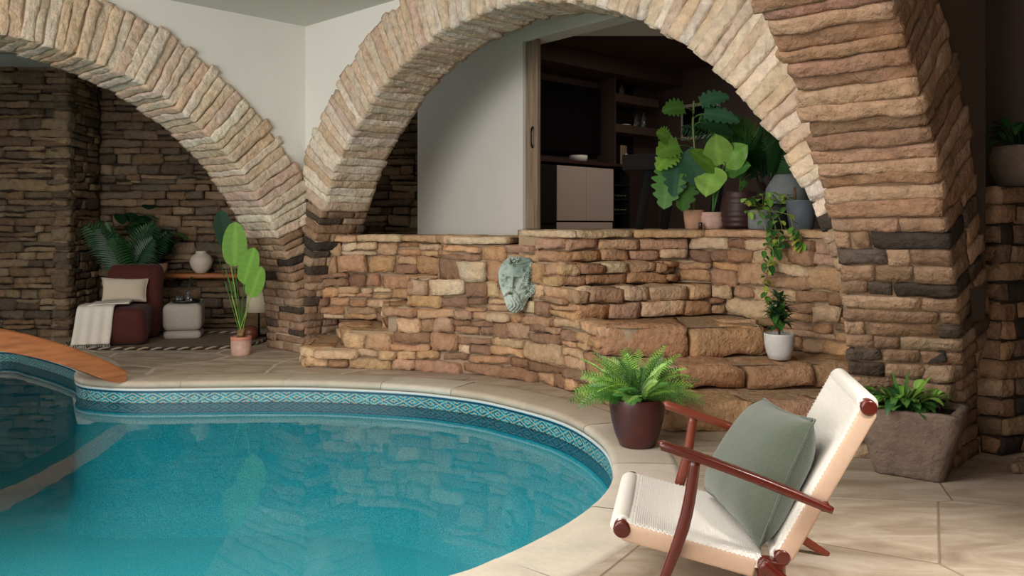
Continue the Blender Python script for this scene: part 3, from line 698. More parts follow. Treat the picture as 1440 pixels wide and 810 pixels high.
# 1 fern in maroon pot beside the pool: base (894,628)
def fern_pot():
    y = 5.03; x = at(896, y); r = thing('potted_fern', (x, y, 0), 'bushy green fern in a dark maroon glazed pot at the pool edge', 'potted plant')
    pot(r, (x, y, .008), [(.09, 0), (.102, .005), (.13, .07), (.152, .15), (.163, .22), (.165, .275), (.162, .285)], M['maroon'])
    mb = MB()
    for k in range(120):
        az = RNG.uniform(0, 2*PI); el = RNG.uniform(.35, 1.45); L = RNG.uniform(.24, .44)*(1 if el < 1.1 else .85)
        frond(mb, (x+math.cos(az)*.05*RNG.random(), y+math.sin(az)*.05, .275), az, L, el, 17, .07, .011, gcol('fern', 'pale', 'bright', 'mid'), arch_=RNG.uniform(.3, .75), face=np.array([RNG.uniform(-.5, .5), -RNG.uniform(.1, 1), RNG.uniform(.3, 1)]))
    mb.build('foliage', M['leaf'], r)
fern_pot()
# 2 gritstone trough
def trough():
    y = 4.50; x = at(1283, y); r = thing('stone_trough', (x, y, 0), 'tapered rough gritstone trough of leafy green plants against the right pier', 'planter')
    mb = MB(); ang = .62; cs, sn = math.cos(ang), math.sin(ang)
    def rect(hw, hd, z, cut=.045):
        P = [(-hw+cut, -hd), (hw-cut, -hd), (hw, -hd+cut), (hw, hd-cut), (hw-cut, hd), (-hw+cut, hd), (-hw, hd-cut), (-hw, -hd+cut)]
        Q = []
        for i in range(8):
            a = np.array(P[i]); b = np.array(P[(i+1) % 8]); m = 6 if i % 2 == 0 else 2
            for j in range(m): q = a+(b-a)*j/m; Q.append((q[0]*cs+q[1]*sn, -q[0]*sn+q[1]*cs, z))
        return np.array(Q)
    rings = [rect(.165, .13, 0, .03), rect(.17, .135, .02, .03)]+[rect(.17+.08*t, .135+.055*t, .02+.32*t, .035) for t in (.2, .4, .6, .8, 1)]+[rect(.253, .193, .355, .035), rect(.205, .15, .355, .02), rect(.2, .145, .31, .02)]
    V = np.concatenate(rings); V = V+wob(V, 14, .0035); n = len(rings[0]); f = [(i*n+j, i*n+(j+1) % n, (i+1)*n+(j+1) % n, (i+1)*n+j) for i in range(len(rings)-1) for j in range(n)]; f.append(tuple(range(n-1, -1, -1)))
    V[:, 2] = np.maximum(V[:, 2], 0); mb.add(V+np.array([x, y, 0]), f); mb.build('trough', M['gritstone'], r)
    mb = MB(); q = rect(.205, .15, .33, .02)+np.array([x, y, 0]); mb.add(q, [tuple(range(n))]); mb.build('soil', M['soil'], r)
    mb = MB(); cx, cy = x-.05, y-.0
    for k in range(105):
        az = RNG.uniform(0, 2*PI); rr = RNG.uniform(0, .10); b = (cx+math.cos(az)*rr*1.3, cy+math.sin(az)*rr*.8, .33); el = RNG.uniform(.25, 1.2)
        h = RNG.uniform(.03, .09); top = (b[0]+math.cos(az)*.04, b[1]+math.sin(az)*.04, .31+h); stemtube(mb, b, top, .0022, gcol('mid'))
        leaf(mb, top, (math.cos(az)*math.cos(el), math.sin(az)*math.cos(el), math.sin(el)), RNG.uniform(.12, .19), RNG.uniform(.042, .06), gcol('bright', 'mid', 'pale', 'deep'), 'ovate', RNG.uniform(.5, 1.1), .25)
    for (dx, h) in ((.03, .22), (.10, .10), (-.04, .12)):
        leaf(mb, (cx+dx*.5, cy, .38), (dx*2, 0, h*3), .19, .045, gcol('bright', 'mid'), 'ovate', .2, .2)
    mb.build('foliage', M['leaf'], r)
trough()
# 3 white pot on the second step
def white_pot():
    y = 6.13; x = at(1096, y); z = .345; r = thing('potted_palm_lily', (x, y, z), 'small white pot with dark whorled leaves standing on the stone steps', 'potted plant')
    pot(r, (x, y, z), [(.062, 0), (.075, .004), (.092, .05), (.104, .11), (.108, .17), (.108, .185)], M['white_pot'])
    mb = MB(); st = MB()
    for (dx, dy, h) in ((0, 0, .43), (.03, .01, .35), (-.03, 0, .33)):
        P = stemtube(st, (x, y, z+.17), (x+dx, y+dy, z+h+.02), .006, LIN('#6a5238'), 0)
        for k in range(44):
            az = k*2.4; el = RNG.uniform(-.35, 1.2); hh = z+h+.02-RNG.uniform(0, .13)
            leaf(mb, (x+dx, y+dy, hh), (math.cos(az)*math.cos(el), math.sin(az)*math.cos(el), math.sin(el)), RNG.uniform(.12, .17), .036, gcol('deep', 'mid', 'blue'), 'lance', .4, .2, 5, 2)
    st.build('stem', M['leaf'], r); mb.build('foliage', M['leaf'], r)
white_pot()
ZT = 1.272
# 4 terrace row
def monstera():
    y = 7.72; x = at(976, y); r = thing('potted_monstera', (x, y, ZT), 'tall monstera with split leaves in a pale terracotta pot on the terrace ledge', 'potted plant')
    pot(r, (x, y, ZT), [(.07, 0), (.078, .005), (.088, .08), (.097, .165), (.1, .172)], M['terracotta'])
    st = MB(); mb = MB(); sp = [(x, y, ZT+.15), (x+.01, y, ZT+.6), (x-.01, y, ZT+.95), (x, y, ZT+1.16)]; tube(st, catmull(sp, 5, False), .011, 7, LIN('#6d7a3c'))
    def lf(px, py, L, W, dirx, dirz, cols, dy=-.3, roll=0, dr=.35):
        X = at(px, y-.12); Z = H-(py-HOR)/F*(y-.12); a = (x, y, min(Z-.02, ZT+1.1)); stemtube(st, a, (X, y-.12, Z), .0055, gcol('mid'), .08)
        leaf(mb, (X, y-.12, Z), (dirx, dy, dirz), L, W, gcol(*cols), 'monstera', dr, .12, 26, 6, roll, face=(RNG.uniform(-.5, .2), -1, .55))
    lf(962, 152, .24, .22, -1, .05, ('mid', 'bright')); lf(985, 145, .3, .2, .8, .35, ('pale', 'blue')); lf(990, 160, .34, .2, 1, -.05, ('deep', 'blue'))
    lf(985, 172, .32, .18, 1, -.2, ('dark', 'deep')); lf(955, 205, .26, .26, -.8, -.1, ('bright', 'mid')); lf(950, 215, .24, .24, -.9, -.5, ('bright',))
    lf(945, 235, .36, .32, -.3, -1, ('mid', 'deep')); lf(960, 215, .36, .30, .5, -.75, ('blue', 'deep')); lf(955, 222, .34, .28, -.2, -.8, ('blue', 'deep')); lf(962, 240, .34, .3, -.1, -1, ('mid',)); lf(940, 196, .2, .2, -.4, .3, ('bright',))
    st.build('stem', M['leaf'], r); mb.build('foliage', M['leaf'], r)
monstera()
def broadleaf():
    y = 7.66; x = at(1002, y); r = thing('potted_broadleaf_plant', (x, y, ZT), 'bright green large oval leaved plant in a mottled pink pot on the ledge', 'potted plant')
    pot(r, (x, y, ZT), [(.07, 0), (.09, .006), (.103, .04), (.106, .1), (.1, .148), (.1, .152)], M['pink_pot'])
    st = MB(); mb = MB()
    def lf(px, py, ex, ey, W, cols, roll=0):
        Y = y-.1; X = at(px, Y); Z = H-(py-HOR)/F*Y; X2 = at(ex, Y-.1); Z2 = H-(ey-HOR)/F*(Y-.1); stemtube(st, (x, y, ZT+.13), (X, Y, Z), .006, gcol('mid'), .03)
        d = np.array([X2-X, -.16, Z2-Z]); leaf(mb, (X, Y, Z), d, np.linalg.norm(d)*1.2, W*.95, gcol(*cols, a=.08), 'ovate', .12, .12, 12, 6, roll, .5, face=(RNG.uniform(-.4, .4), -1, .45))
    lf(1004, 236, 992, 268, .30, ('pale',)); lf(1012, 232, 1004, 192, .28, ('pale',)); lf(1018, 232, 1044, 206, .26, ('mid', 'bright')); lf(1008, 240, 972, 212, .2, ('bright',)); lf(1020, 240, 1048, 232, .22, ('mid',))
    st.build('stem', M['leaf'], r); mb.build('foliage', M['leaf'], r)
broadleaf()
def urn_plant():
    y = 7.5; x = at(1040, y); r = thing('potted_young_plant', (x, y, ZT), 'dark maroon ribbed urn with one small round leaf on the terrace ledge', 'potted plant')
    pr = [(.12, 0), (.135, .02)]+[(.14+.02*math.sin(PI*t)+.003*math.sin(t*40), .02+.29*t) for t in np.linspace(0, 1, 26)]+[(.148, .325)]
    pot(r, (x, y, ZT), pr, M['dark_maroon'])
    st = MB(); mb = MB(); 
    for (dx, h, L) in ((0, .12, .11), (.03, .05, .07)):
        stemtube(st, (x, y, ZT+.31), (x+dx, y-.02, ZT+.33+h), .004, gcol('mid'), .02); leaf(mb, (x+dx, y-.03, ZT+.32+h), (.1, -.2, 1), L, .1, gcol('mid', 'bright'), 'heart', .1, .15, 8)
    leaf(mb, (x-.08, y-.1, ZT+.33), (-1, -.2, .5), .12, .03, LIN('#8a4a22'), 'lance', .4, .2); st.build('stem', M['leaf'], r); mb.build('foliage', M['leaf'], r)
urn_plant()
def palm():
    y = 7.8; x = at(1078, y); r = thing('potted_palm', (x, y, ZT), 'large dark green palm arching behind the other pots on the terrace', 'potted plant')
    pot(r, (x, y, ZT), [(.11, 0), (.12, .01), (.135, .1), (.15, .26), (.15, .27)], M['black_pot'])
    st = MB(); mb = MB()
    for k in range(11): stemtube(st, (x+RNG.uniform(-.03, .03), y, ZT+.25), (x+RNG.uniform(-.12, .1), y+RNG.uniform(-.1, .1), ZT+.62), .008, gcol('dark', 'mid'), .0)
    for (az, L, el, n_) in ((PI, .95, 1.25, 24), (PI+.35, .9, 1.15, 24), (PI-.3, .85, 1.3, 22), (PI+.1, .8, 1.45, 22), (2.0, .8, 1.3, 20), (4.3, .75, 1.35, 20), (PI+.5, .7, .95, 20), (PI-.1, 1.0, 1.05, 24), (5.6, .6, 1.2, 18), (.3, .5, 1.3, 16)):
        frond(mb, (x, y, ZT+.42), az, L, el, n_, .26, .026, gcol('deep', 'dark', 'mid', a=.1), arch_=.75, vee=-.3, sub=True, face=np.array([RNG.uniform(-.3, .3), -1, RNG.uniform(.2, .8)]))
    leaf(mb, (x+.06, y-.12, ZT+.86), (.75, -.2, -.75), .52, .17, gcol('deep', 'mid'), 'paddle', .1, .1, 10, face=(0, -1, .3))
    leaf(mb, (x+.02, y-.1, ZT+.5), (.15, -.2, .8), .45, .2, gcol('dark', 'deep'), 'paddle', .2, .1, 10)
    for k in range(5): leaf(mb, (x+RNG.uniform(-.05, .05), y-.08, ZT+.26), (RNG.uniform(-.6, .9), -.2, RNG.uniform(.7, 1.4)), .28, .09, LIN('#2c1f1c'), 'paddle', .2, .1, 8)
    st.build('stem', M['leaf'], r); mb.build('fronds', M['leaf'], r)
palm()
def grey_cyl():
    y = 7.16; x = at(1069, y); r = thing('potted_pothos', (x, y, ZT), 'grey concrete pot of lime green pothos trailing down the stone wall', 'potted plant')
    pot(r, (x, y, ZT), [(.085, 0), (.097, .008), (.1, .08), (.1, .155), (.098, .16)], M['grey_pot'])
    st = MB(); mb = MB()
    for k in range(70):
        X = x+.09+RNG.normal()*.13; X = np.clip(X, x-.11, x+.33); Y = y-.05+RNG.normal()*.06; Z = ZT+.17+RNG.uniform(-.05, .16)*(1-abs(X-x-.1)/.5)
        leaf(mb, (X, Y, Z), (RNG.uniform(-1, 1), -.8, RNG.uniform(-.8, .4)), RNG.uniform(.05, .095), RNG.uniform(.04, .06), gcol('lime', 'lime', 'bright', 'pale', 'mid'), 'heart', .5, .15, 6)
        if k % 3 == 0: stemtube(st, (x+.02, y, ZT+.15), (X, Y, Z), .002, gcol('lime'), .15)
    # vines that hang over the ledge: they lean on the wall face
    for (px, dpx, zt, L) in ((1084, -8, 0, .30), (1080, -12, 0, .52), (1090, -8, .0, .18), (1100, 4, 0, .12), (1074, -4, 0, .42)):
        X0 = at(px, 6.82); k_ = (X0-1.74)/(2.29-1.74); yv = 7.24+(6.42-7.24)*k_-.05; P = [(x+.04, y-.02, ZT+.16), (X0, yv+.12, ZT+.12), (X0, yv, ZT+.02)]
        for s in np.linspace(.1, 1, 7): P.append((X0+at(720+dpx, yv)*s+RNG.normal()*.008, yv-.02-.05*s, ZT-L*s))
        P = catmull(P, 4, False); tube(st, P, .0022, 5, gcol('lime'))
        for q in P[4::2]:
            leaf(mb, q+np.array([RNG.uniform(-.02, .02), -.01, 0]), (RNG.uniform(-1, 1), -.6, RNG.uniform(-1, .2)), RNG.uniform(.045, .08), RNG.uniform(.035, .055), gcol('lime', 'mid', 'bright', 'deep'), 'heart', .4, .15, 6)
    st.build('vines', M['leaf'], r); mb.build('foliage', M['leaf'], r)
grey_cyl()
r = thing('black_bowl', (at(1094, 7.22), 7.22, ZT), 'round black bowl planter under the lime green foliage on the ledge', 'planter')
pot(r, (at(1094, 7.22), 7.22, ZT), [(.07, 0), (.1, .01), (.135, .06), (.15, .13), (.15, .2), (.14, .215)], M['black_pot'], name='bowl')
r = thing('zinc_bucket_pot', (at(1127, 6.86), 6.86, ZT), 'flared blue grey bucket pot nearest the right end of the terrace ledge', 'planter')
pot(r, (at(1127, 6.86), 6.86, ZT), [(.085, 0), (.092, .006), (.11, .12), (.122, .225), (.126, .235)], M['blue_pot'], name='bucket')
mb = MB(); tube(mb, [(at(1119, 6.86), 6.86, ZT+.2), (at(1118, 6.86), 6.86, ZT+.28), (at(1117, 6.86), 6.85, ZT+.34)], .01, 7, LIN('#6a4630')); mb.build('stem', M['leaf'], r)
r = thing('pale_stone_vase', (at(1106, 7.5), 7.5, ZT), 'large pale grey rounded vase behind the bucket pot on the terrace', 'vase')
mb = MB(); lathe(mb, (at(1106, 7.5), 7.5, ZT), [(.08, 0), (.12, .02), (.17, .12), (.19, .24), (.175, .36), (.12, .45), (.1, .48), (.085, .48), (.08, .45)], 40); mb.build('vase_body', M['grey_pot'], r)
mb = MB(); X = at(985, 7.56); lathe(mb, (X, 7.56, ZT), [(.016, 0), (.018, .004), (.018, .05), (.016, .062), (.014, .062), (.014, .006)], 16)
tag(mb.build('brown_glass_jar', M['glass_dark'], origin=(X, 7.56, ZT)), 'tiny brown glass jar between the terracotta and pink pots', 'jar')

# ------------------------------------------------ bearded mask
def mask():
    nx, ny = 120, 160; X, Z = np.meshgrid(np.linspace(-1, 1, nx), np.linspace(-1, 1, ny), indexing='ij')
    half = np.interp(Z, [-1, -.85, -.6, -.3, 0, .35, .6, .8, 1], [.16, .40, .56, .74, .92, 1.02, .96, .78, .50])
    xx = X*half; zz = Z
    g = lambda cx, cz, sx, sz: np.exp(-((xx-cx)/sx)**2-((zz-cz)/sz)**2)
    h = .62*np.sqrt(np.clip(1-X**2*.96, 0, 1))*np.interp(Z, [-1, -.8, 0, .7, 1], [.5, .75, 1, .9, .55])
    h0 = h.copy(); fx = -.26                                     # face turned to the left
    h += .20*g(fx, .50, .42, .24)
    h += .16*np.exp(-((zz-.30-.10*(xx-fx-.28))/.045)**2)*g(fx+.27, .3, .19, .5)+.14*np.exp(-((zz-.28)/.045)**2)*g(fx-.22, .3, .13, .5)
    h -= .34*g(fx-.20, .17, .10, .085)+.38*g(fx+.24, .18, .14, .09)
    h += .20*g(fx-.19, .165, .055, .05)+.22*g(fx+.235, .17, .08, .052)     # eyeballs
    h += .09*g(fx+.24, .225, .11, .018)-.10*g(fx+.24, .135, .1, .016)
    h += .42*np.exp(-np.abs((xx-fx+.01)/.085)**1.6)*np.interp(zz, [-.16, -.10, -.04, .25, .38], [0, 1, .92, .35, .0])
    h += .15*g(fx-.10, -.075, .045, .045)+.15*g(fx+.09, -.075, .05, .045)
    h += .17*g(fx+.34, -.04, .17, .15)+.07*g(fx-.28, -.02, .08, .14)
    h += .22*np.exp(-((zz+.225+.9*np.clip(np.abs(xx-fx)-.05, 0, 1)**1.3)/.05)**2)*(np.abs(xx-fx) < .42)*(1+.2*np.sin((xx-fx)*60))
    h -= .40*g(fx+.01, -.335, .12, .035); h += .18*g(fx+.01, -.40, .10, .035)
    h += .18*g(fx+.12, -.66, .33, .3)
    bw = np.clip((-zz-.42)/.12, 0, 1)*np.clip(1-np.abs(xx)*1.2, 0, 1); h += bw*.06*np.sin(xx*38+4*np.sin(zz*11))
    rng = np.random.default_rng(3)
    def curls(cx, cz, sx, sz, n, a):
        nonlocal h
        for _ in range(n):
            px, pz = cx+rng.normal()*sx, cz+rng.normal()*sz; rr = rng.uniform(.06, .1); d = np.hypot(xx-px, zz-pz)
            th = np.arctan2(zz-pz, xx-px); m = np.exp(-(d/rr)**4); h = h+a*m*(.75+.5*np.cos(th*1+d/rr*7))
    curls(.56, .34, .12, .2, 18, .16); curls(.46, -.1, .11, .16, 14, .12); curls(.25, -.62, .13, .2, 20, .08); curls(-.45, .80, .09, .06, 6, .15); curls(-.72, .1, .04, .2, 5, .06); curls(-.05, -.82, .18, .08, 9, .06)
    h += .07*np.sin(((zz-.72)-.25*(xx-fx)**2)*44)*np.exp(-((zz-.74)/.14)**2)              # head band folds
    h = np.clip(h, .02, None)
    edge = (np.abs(X) > .985) | (np.abs(Z) > .99); h = np.where(edge, 0, h)
    h = .55*(h0)+1.15*(h-h0)+.05; h = np.where(edge, 0, h); sc = (.165, .235, .13); c = np.array([at(727, 7.14), 7.19, .805]); nrm = np.array([.05, -1, .06]); nrm /= np.linalg.norm(nrm)
    rt = np.cross(nrm, (0, 0, 1))*-1; rt /= np.linalg.norm(rt); rt = -rt if rt[0] < 0 else rt; up = np.cross(rt, nrm)*1.0; up = up if up[2] > 0 else -up
    roll = -.10; r2 = rt*math.cos(roll)+up*math.sin(roll); u2 = up*math.cos(roll)-rt*math.sin(roll)
    V = c+xx.reshape(-1, 1)*sc[0]*r2+zz.reshape(-1, 1)*sc[1]*u2+h.reshape(-1, 1)*sc[2]*nrm
    hi = np.clip((h-.35)/.7, 0, 1).reshape(-1, 1); a, b = np.array(LIN('#788a80')), np.array(LIN('#c0c6bb')); pat = wob(V*6, 2, .25)[:, :1]
    Cc = a+(b-a)*np.clip(.62+pat, 0, 1)
    mb = MB(); f_ = False
    grid(mb, V, nx, ny, Cc, flip=True)
    n0 = nx*ny; back = V.copy(); back = back-h.reshape(-1, 1)*sc[2]*nrm-nrm*.01*0+(-nrm)*.03
    grid(mb, back, nx, ny, Cc)
    per = [(i, 0) for i in range(nx)]+[(nx-1, j) for j in range(1, ny)]+[(i, ny-1) for i in range(nx-2, -1, -1)]+[(0, j) for j in range(ny-2, 0, -1)]
    ids = [i*ny+j for i, j in per]; mb.f += [(ids[k], ids[(k+1) % len(ids)], ids[(k+1) % len(ids)]+n0, ids[k]+n0) for k in range(len(ids))]
    rg = np.random.default_rng(11)
    for (cx, cz, rr) in [(.80, .62, .15), (.92, .42, .15), (.97, .22, .14), (.80, .30, .15), (.90, .02, .13), (.78, -.16, .13), (.66, .48, .13), (.64, -.30, .11), (-.30, .86, .15), (-.48, .78, .12), (-.12, .93, .10), (.62, .78, .11), (-.74, .30, .09), (-.76, .12, .09), (-.70, -.04, .08), (.74, .12, .12)]:
        R_ = rr*.19; base = c+cx*sc[0]*r2+cz*sc[1]*u2+nrm*(.025+.03*max(0, 1-abs(cx)))
        pts = []; rd = []
        for t in np.linspace(0, 1, 22): a = t*2.6*PI+cx*5; q = R_*(1.0-.75*t); pts.append(base+r2*math.cos(a)*q+u2*math.sin(a)*q+nrm*(t*R_*1.1)); rd.append(R_*.42*(1-.35*t))
        tube(mb, pts, rd, 8, LIN('#a3ada2'), upv=tuple(nrm)); lathe(mb, tuple(base-nrm*.01), [(.002, -R_*.3), (R_*1.15, -R_*.2), (R_*1.1, R_*.2), (.002, R_*.3)], 12, LIN('#6f8a80'))
    tag(mb.build('bearded_face_mask', M['verdigris'], origin=tuple(c)), 'green bronze bearded face mask mounted on the stone terrace wall', 'sculpture')
mask()

# ------------------------------------------------ rope lounge chair
CO = np.array([.517, 2.88, 0]); ca_ = np.array([.980, -.198, 0]); cw_ = np.array([.198, .980, 0]); CW = .596
def CP(a, w, z): return CO+ca_*a+cw_*w+np.array([0, 0, z])
ch = thing('lounge_chair', tuple(CO+ca_*.2+cw_*.3), 'low lounge chair of dark reddish wood woven with white cord', 'chair')
def bar(mb, p, q, w, d, r=.008, up=(0, 0, 1)):
    p = np.array(p); q = np.array(q); L = np.linalg.norm(q-p); x = (q-p)/L; y = np.cross(up, x); y /= np.linalg.norm(y); z = np.cross(x, y)
    cbox(mb, (p+q)/2, (L/2, w/2, d/2), r=r, ax=(x, y, z))
def curved_bar(mb, pts, w, h, n=20, rr=None):
    P = catmull(pts, 6, False); T = np.gradient(P, axis=0); T /= np.linalg.norm(T, axis=1, keepdims=True); k = 12; V = []
    W_ = np.interp(np.linspace(0, 1, len(P)), np.linspace(0, 1, len(w)), w); H_ = np.interp(np.linspace(0, 1, len(P)), np.linspace(0, 1, len(h)), h)
    for i in range(len(P)):
        y = np.cross((0, 0, 1), T[i]); y /= np.linalg.norm(y); z = np.cross(T[i], y)
        for t in np.linspace(0, 2*PI, k, endpoint=False):
            c, s = math.cos(t), math.sin(t); c = math.copysign(abs(c)**.6, c); s = math.copysign(abs(s)**.6, s); V.append(P[i]+y*c*W_[i]/2+z*s*H_[i]/2)
    f = [(i*k+j, i*k+(j+1) % k, (i+1)*k+(j+1) % k, (i+1)*k+j) for i in range(len(P)-1) for j in range(k)]; f += [tuple(range(k-1, -1, -1)), tuple(range((len(P)-1)*k, len(P)*k))]
    mb.add(V, f)
for w, side in ((-.03, 'near'), (CW+.03, 'far')):
    mm = M['teak'] if side == 'near' else M['teak_light']
    b = MB(); curved_bar(b, [CP(-.015, w, .565), CP(.02, w, .56), CP(.25, w, .488), CP(.42, w, .428), CP(.53, w, .385)], [.03, .044, .046, .04, .03], [.032, .034, .032, .03, .022]); b.build('armrest', mm, ch)
    b = MB(); curved_bar(b, [CP(.10, w, .53), CP(.06, w, .30), CP(-.05, w, 0.0)], [.030, .036, .024], [.034, .042, .026]); b.build('leg', mm, ch)
    b = MB(); curved_bar(b, [CP(.31, w, .20), CP(.40, w, .13), CP(.62, w, 0.0)], [.034, .034, .024], [.04, .044, .026]); b.build('leg', mm, ch)
def panel(p0, p1, th, nrm, name_top, rails):
    """woven panel from front edge p0 (a,z) to rear edge p1, wrapped sides"""
    a0, z0 = p0; a1, z1 = p1; L = math.hypot(a1-a0, z1-z0); dx, dz = (a1-a0)/L, (z1-z0)/L; nx_, nz_ = nrm
    p = .0155; nu = int(L/p*4)+1; nv = int(CW/p*4)+1; u = np.linspace(0, L, nu); v = np.linspace(0, CW, nv); U, Vv = np.meshgrid(u, v, indexing='ij')
    hgt = .0062*np.cos(2*PI*U/p)*np.cos(2*PI*Vv/p)+.0012*np.cos(4*PI*U/p)
    band = (U < .055); hgt = np.where(band, .0022*np.cos(2*PI*Vv/.006*.5), hgt)
    e = np.minimum(np.minimum(Vv, CW-Vv)/.018, np.minimum(U, L-U)/.018); e = np.clip(e, 0, 1); drop = th*.5*(1-np.sqrt(1-(1-e)**2))
    hh = hgt*np.clip(e*2, 0, 1)-drop
    sagc = -.012*np.sin(PI*U/L)*np.sin(PI*Vv/CW)
    hh = hh+sagc
    A = a0+dx*U+nx_*hh; Z = z0+dz*U+nz_*hh; V = CO+A.reshape(-1, 1)*ca_+Vv.reshape(-1, 1)*cw_+Z.reshape(-1, 1)*np.array([0, 0, 1])
    mb = MB(); grid(mb, V, nu, nv); mb.build(name_top, M['cord'], ch)
    # wrapped side rails and underside
    sd = MB(); ax = (ca_*dx+np.array([0, 0, dz]), cw_, ca_*nx_+np.array([0, 0, nz_])); cc = lambda uu, w_, off: CO+ca_*(a0+dx*uu+nx_*off)+cw_*w_+np.array([0, 0, z0+dz*uu+nz_*off])
    for w_ in (.016, CW-.016): cbox(sd, cc(L/2, w_, -th/2-.006), (L/2-.028, .0175, th/2), r=.010, ax=ax)
    cbox(sd, cc(L/2, CW/2, -th*.7), (L/2-.02, CW/2-.02, .012), r=.008, ax=ax)
    sd.build('cord_wrap', M['cord_shade'], ch)
    for k, uu in enumerate(rails):
        rb = MB(); tube(rb, [cc(uu, w_, -th/2+.002) for w_ in (-.0075, -.007, -.001, CW/2, CW+.001, CW+.007, CW+.0075)], [th*.34, th*.42, th*.48, th*.48, th*.48, th*.42, th*.34], 20); rb.build('rail', M['teak'], ch)
        cv = MB(); tube(cv, [cc(uu-(.006 if uu < L/2 else -.006), w_, -th/2+.002) for w_ in np.linspace(.036, CW-.036, 60)], np.where(np.arange(60) % 2 == 0, th*.60, th*.585), 20); cv.build('cord_wrap', M['cord'], ch)
panel((-.165, .30), (.33, .195), .062, (.207, .978), 'woven_seat', (.026,))
panel((.345, .20), (.635, .745), .055, (-.883, .470), 'woven_back', (.024, .595))
bb = MB(); bar(bb, CP(.51, -.03, .39), CP(.51, CW+.03, .39), .03, .028); bb.build('rear_rail', M['teak'], ch)
for w_ in (.02, CW-.02): bb = MB(); cbox(bb, CP(.345, w_, .165), (.045, .03, .035), r=.012, ax=(ca_, cw_, (0, 0, 1))); bb.build('corner_joint', M['teak'], ch)
# cushion
def pillow(name, corners, thick, m, label, cat, nrm, pinch=.12):
    n = 40; TL, TR, BR, BL = [np.array(c) for c in corners]; s = np.linspace(0, 1, n+1); mb = MB(); c0 = (TL+TR+BR+BL)/4; nrm = np.array(nrm, float); nrm /= np.linalg.norm(nrm)
    for sg in (1, -1):
        V = []
        for i in range(n+1):
            for j in range(n+1):
                u, v = s[i], s[j]; uu, vv = 2*u-1, 2*v-1
                P = (TL*(1-u)+TR*u)*(1-v)+(BL*(1-u)+BR*u)*v
                pull = pinch*((1-uu**2)*(vv**2)+(1-vv**2)*(uu**2)); P = c0+(P-c0)*(1-pull*.55)
                hgt = thick/2*((1-uu**4)*(1-vv**4))**.55; P = P+nrm*sg*hgt; V.append(P)
        V = np.array(V); V = V+nrm*(wob(V, 9, .0035)@nrm)[:, None]*0+wob(V, 8, .003); grid(mb, V, n+1, n+1, flip=(sg < 0))
    o = mb.build(name, m, origin=tuple(c0)); tag(o, label, cat)
    pts = []
    for a, b in ((TL, TR), (TR, BR), (BR, BL), (BL, TL)):
        for t in np.linspace(0, 1, 16, endpoint=False):
            P = a+(b-a)*t; tt = 2*t-1; P = c0+(P-c0)*(1-pinch*.55*(1-tt**2)); pts.append(P)
    e = MB(); tube(e, pts+pts[:1], .0045, 6); e.build('piping', m, o); return o
pillow('cushion', [CP(.365, .49, .635), CP(.49, .06, .655), CP(.31, .04, .222), CP(.14, .52, .265)], .19, M['cushion'], 'sage green wool cushion leaning on the woven lounge chair', 'cushion', ca_*-.85+np.array([0, 0, .45]))

# ------------------------------------------------ right pillar and urn
px0 = np.array([at(1408, 4.80), 4.80]); mb = MB(); bk = MB()
pA = px0+np.array([-.62, .70])*.45; pB = px0+np.array([.80, .35])*1.2
lay(mb, [tuple(pA), tuple(px0)], 0, 1.53, [LIN(h) for h in ('#94765c', '#866850', '#a08268', '#77604e')], .18, .36, .07, .008, .014, .004, .006, bands=[.109]*14, single=True)
lay(mb, [tuple(px0), tuple(pB)], 0, 1.53, [LIN(h) for h in ('#94765c', '#866850', '#6b5748', '#3a322d', '#77604e')], .12, .34, .07, .008, .014, .004, .006, bands=[.109]*14, single=True)  # darker bricks here: the shade of this face is put into the palette
ribbon(bk, [pA, (pA+px0)/2, px0-np.array([.01, -.0])], 0, 1.53, .03); ribbon(bk, [px0+np.array([.03, .0]), (px0+pB)/2, pB], 0, 1.53, .03)
flat_poly(bk, [[tuple(pA), tuple(px0), tuple(pB), tuple(pB+np.array([-.3, .6])), tuple(pA+np.array([.3, .4]))]], 1.515)
pl = thing('brick_pillar', (px0[0], px0[1], 0), 'low brown brick pillar at the far right behind the arch pier', 'pillar')
mb.build('brickwork', M['stone'], pl); bk.build('mortar', M['dark_mortar'], pl)
ux, uy = at(1436, 5.15), 5.15
r = thing('potted_peace_lily', (ux, uy, 1.53), 'dark leafy plant in a wide brown urn on top of the brick pillar', 'potted plant')
pot(r, (ux, uy, 1.53), [(.10, 0), (.13, .02), (.165, .1), (.17, .19), (.15, .235), (.155, .25)], M['gritstone'], name='urn')
mb = MB()
for k in range(46):
    az = RNG.uniform(0, 2*PI); el = RNG.uniform(-.1, 1.2); b = (ux+.04*math.cos(az), uy+.04*math.sin(az), 1.77); top = np.array(b)+np.array([math.cos(az)*.07, math.sin(az)*.07, RNG.uniform(.02, .16)]); stemtube(mb, b, top, .003, gcol('dark'))
    leaf(mb, top, (math.cos(az)*math.cos(el), math.sin(az)*math.cos(el), math.sin(el)), RNG.uniform(.14, .2), .06, gcol('dark', 'deep'), 'ovate', .7, .2)
mb.build('foliage', M['leaf'], r)
for (px, y, s, lab) in ((1436, 4.50, .055, 'small loose brown stone on the floor nearest the pillar corner'), (1452, 4.56, .07, 'larger loose brown stone partly cut by the right edge of the picture')):
    mb = MB(); lumpy(mb, (at(px, y), y, s*.45), ((1, 0, 0), (0, 1, 0), (0, 0, 1)), (s, s*.7, s*.45), (6, 6, 4), .02, .004, 20, LIN('#7a6552')); tag(mb.build('loose_stone', M['stone'], origin=(at(px, y), y, 0)), lab, 'stone')

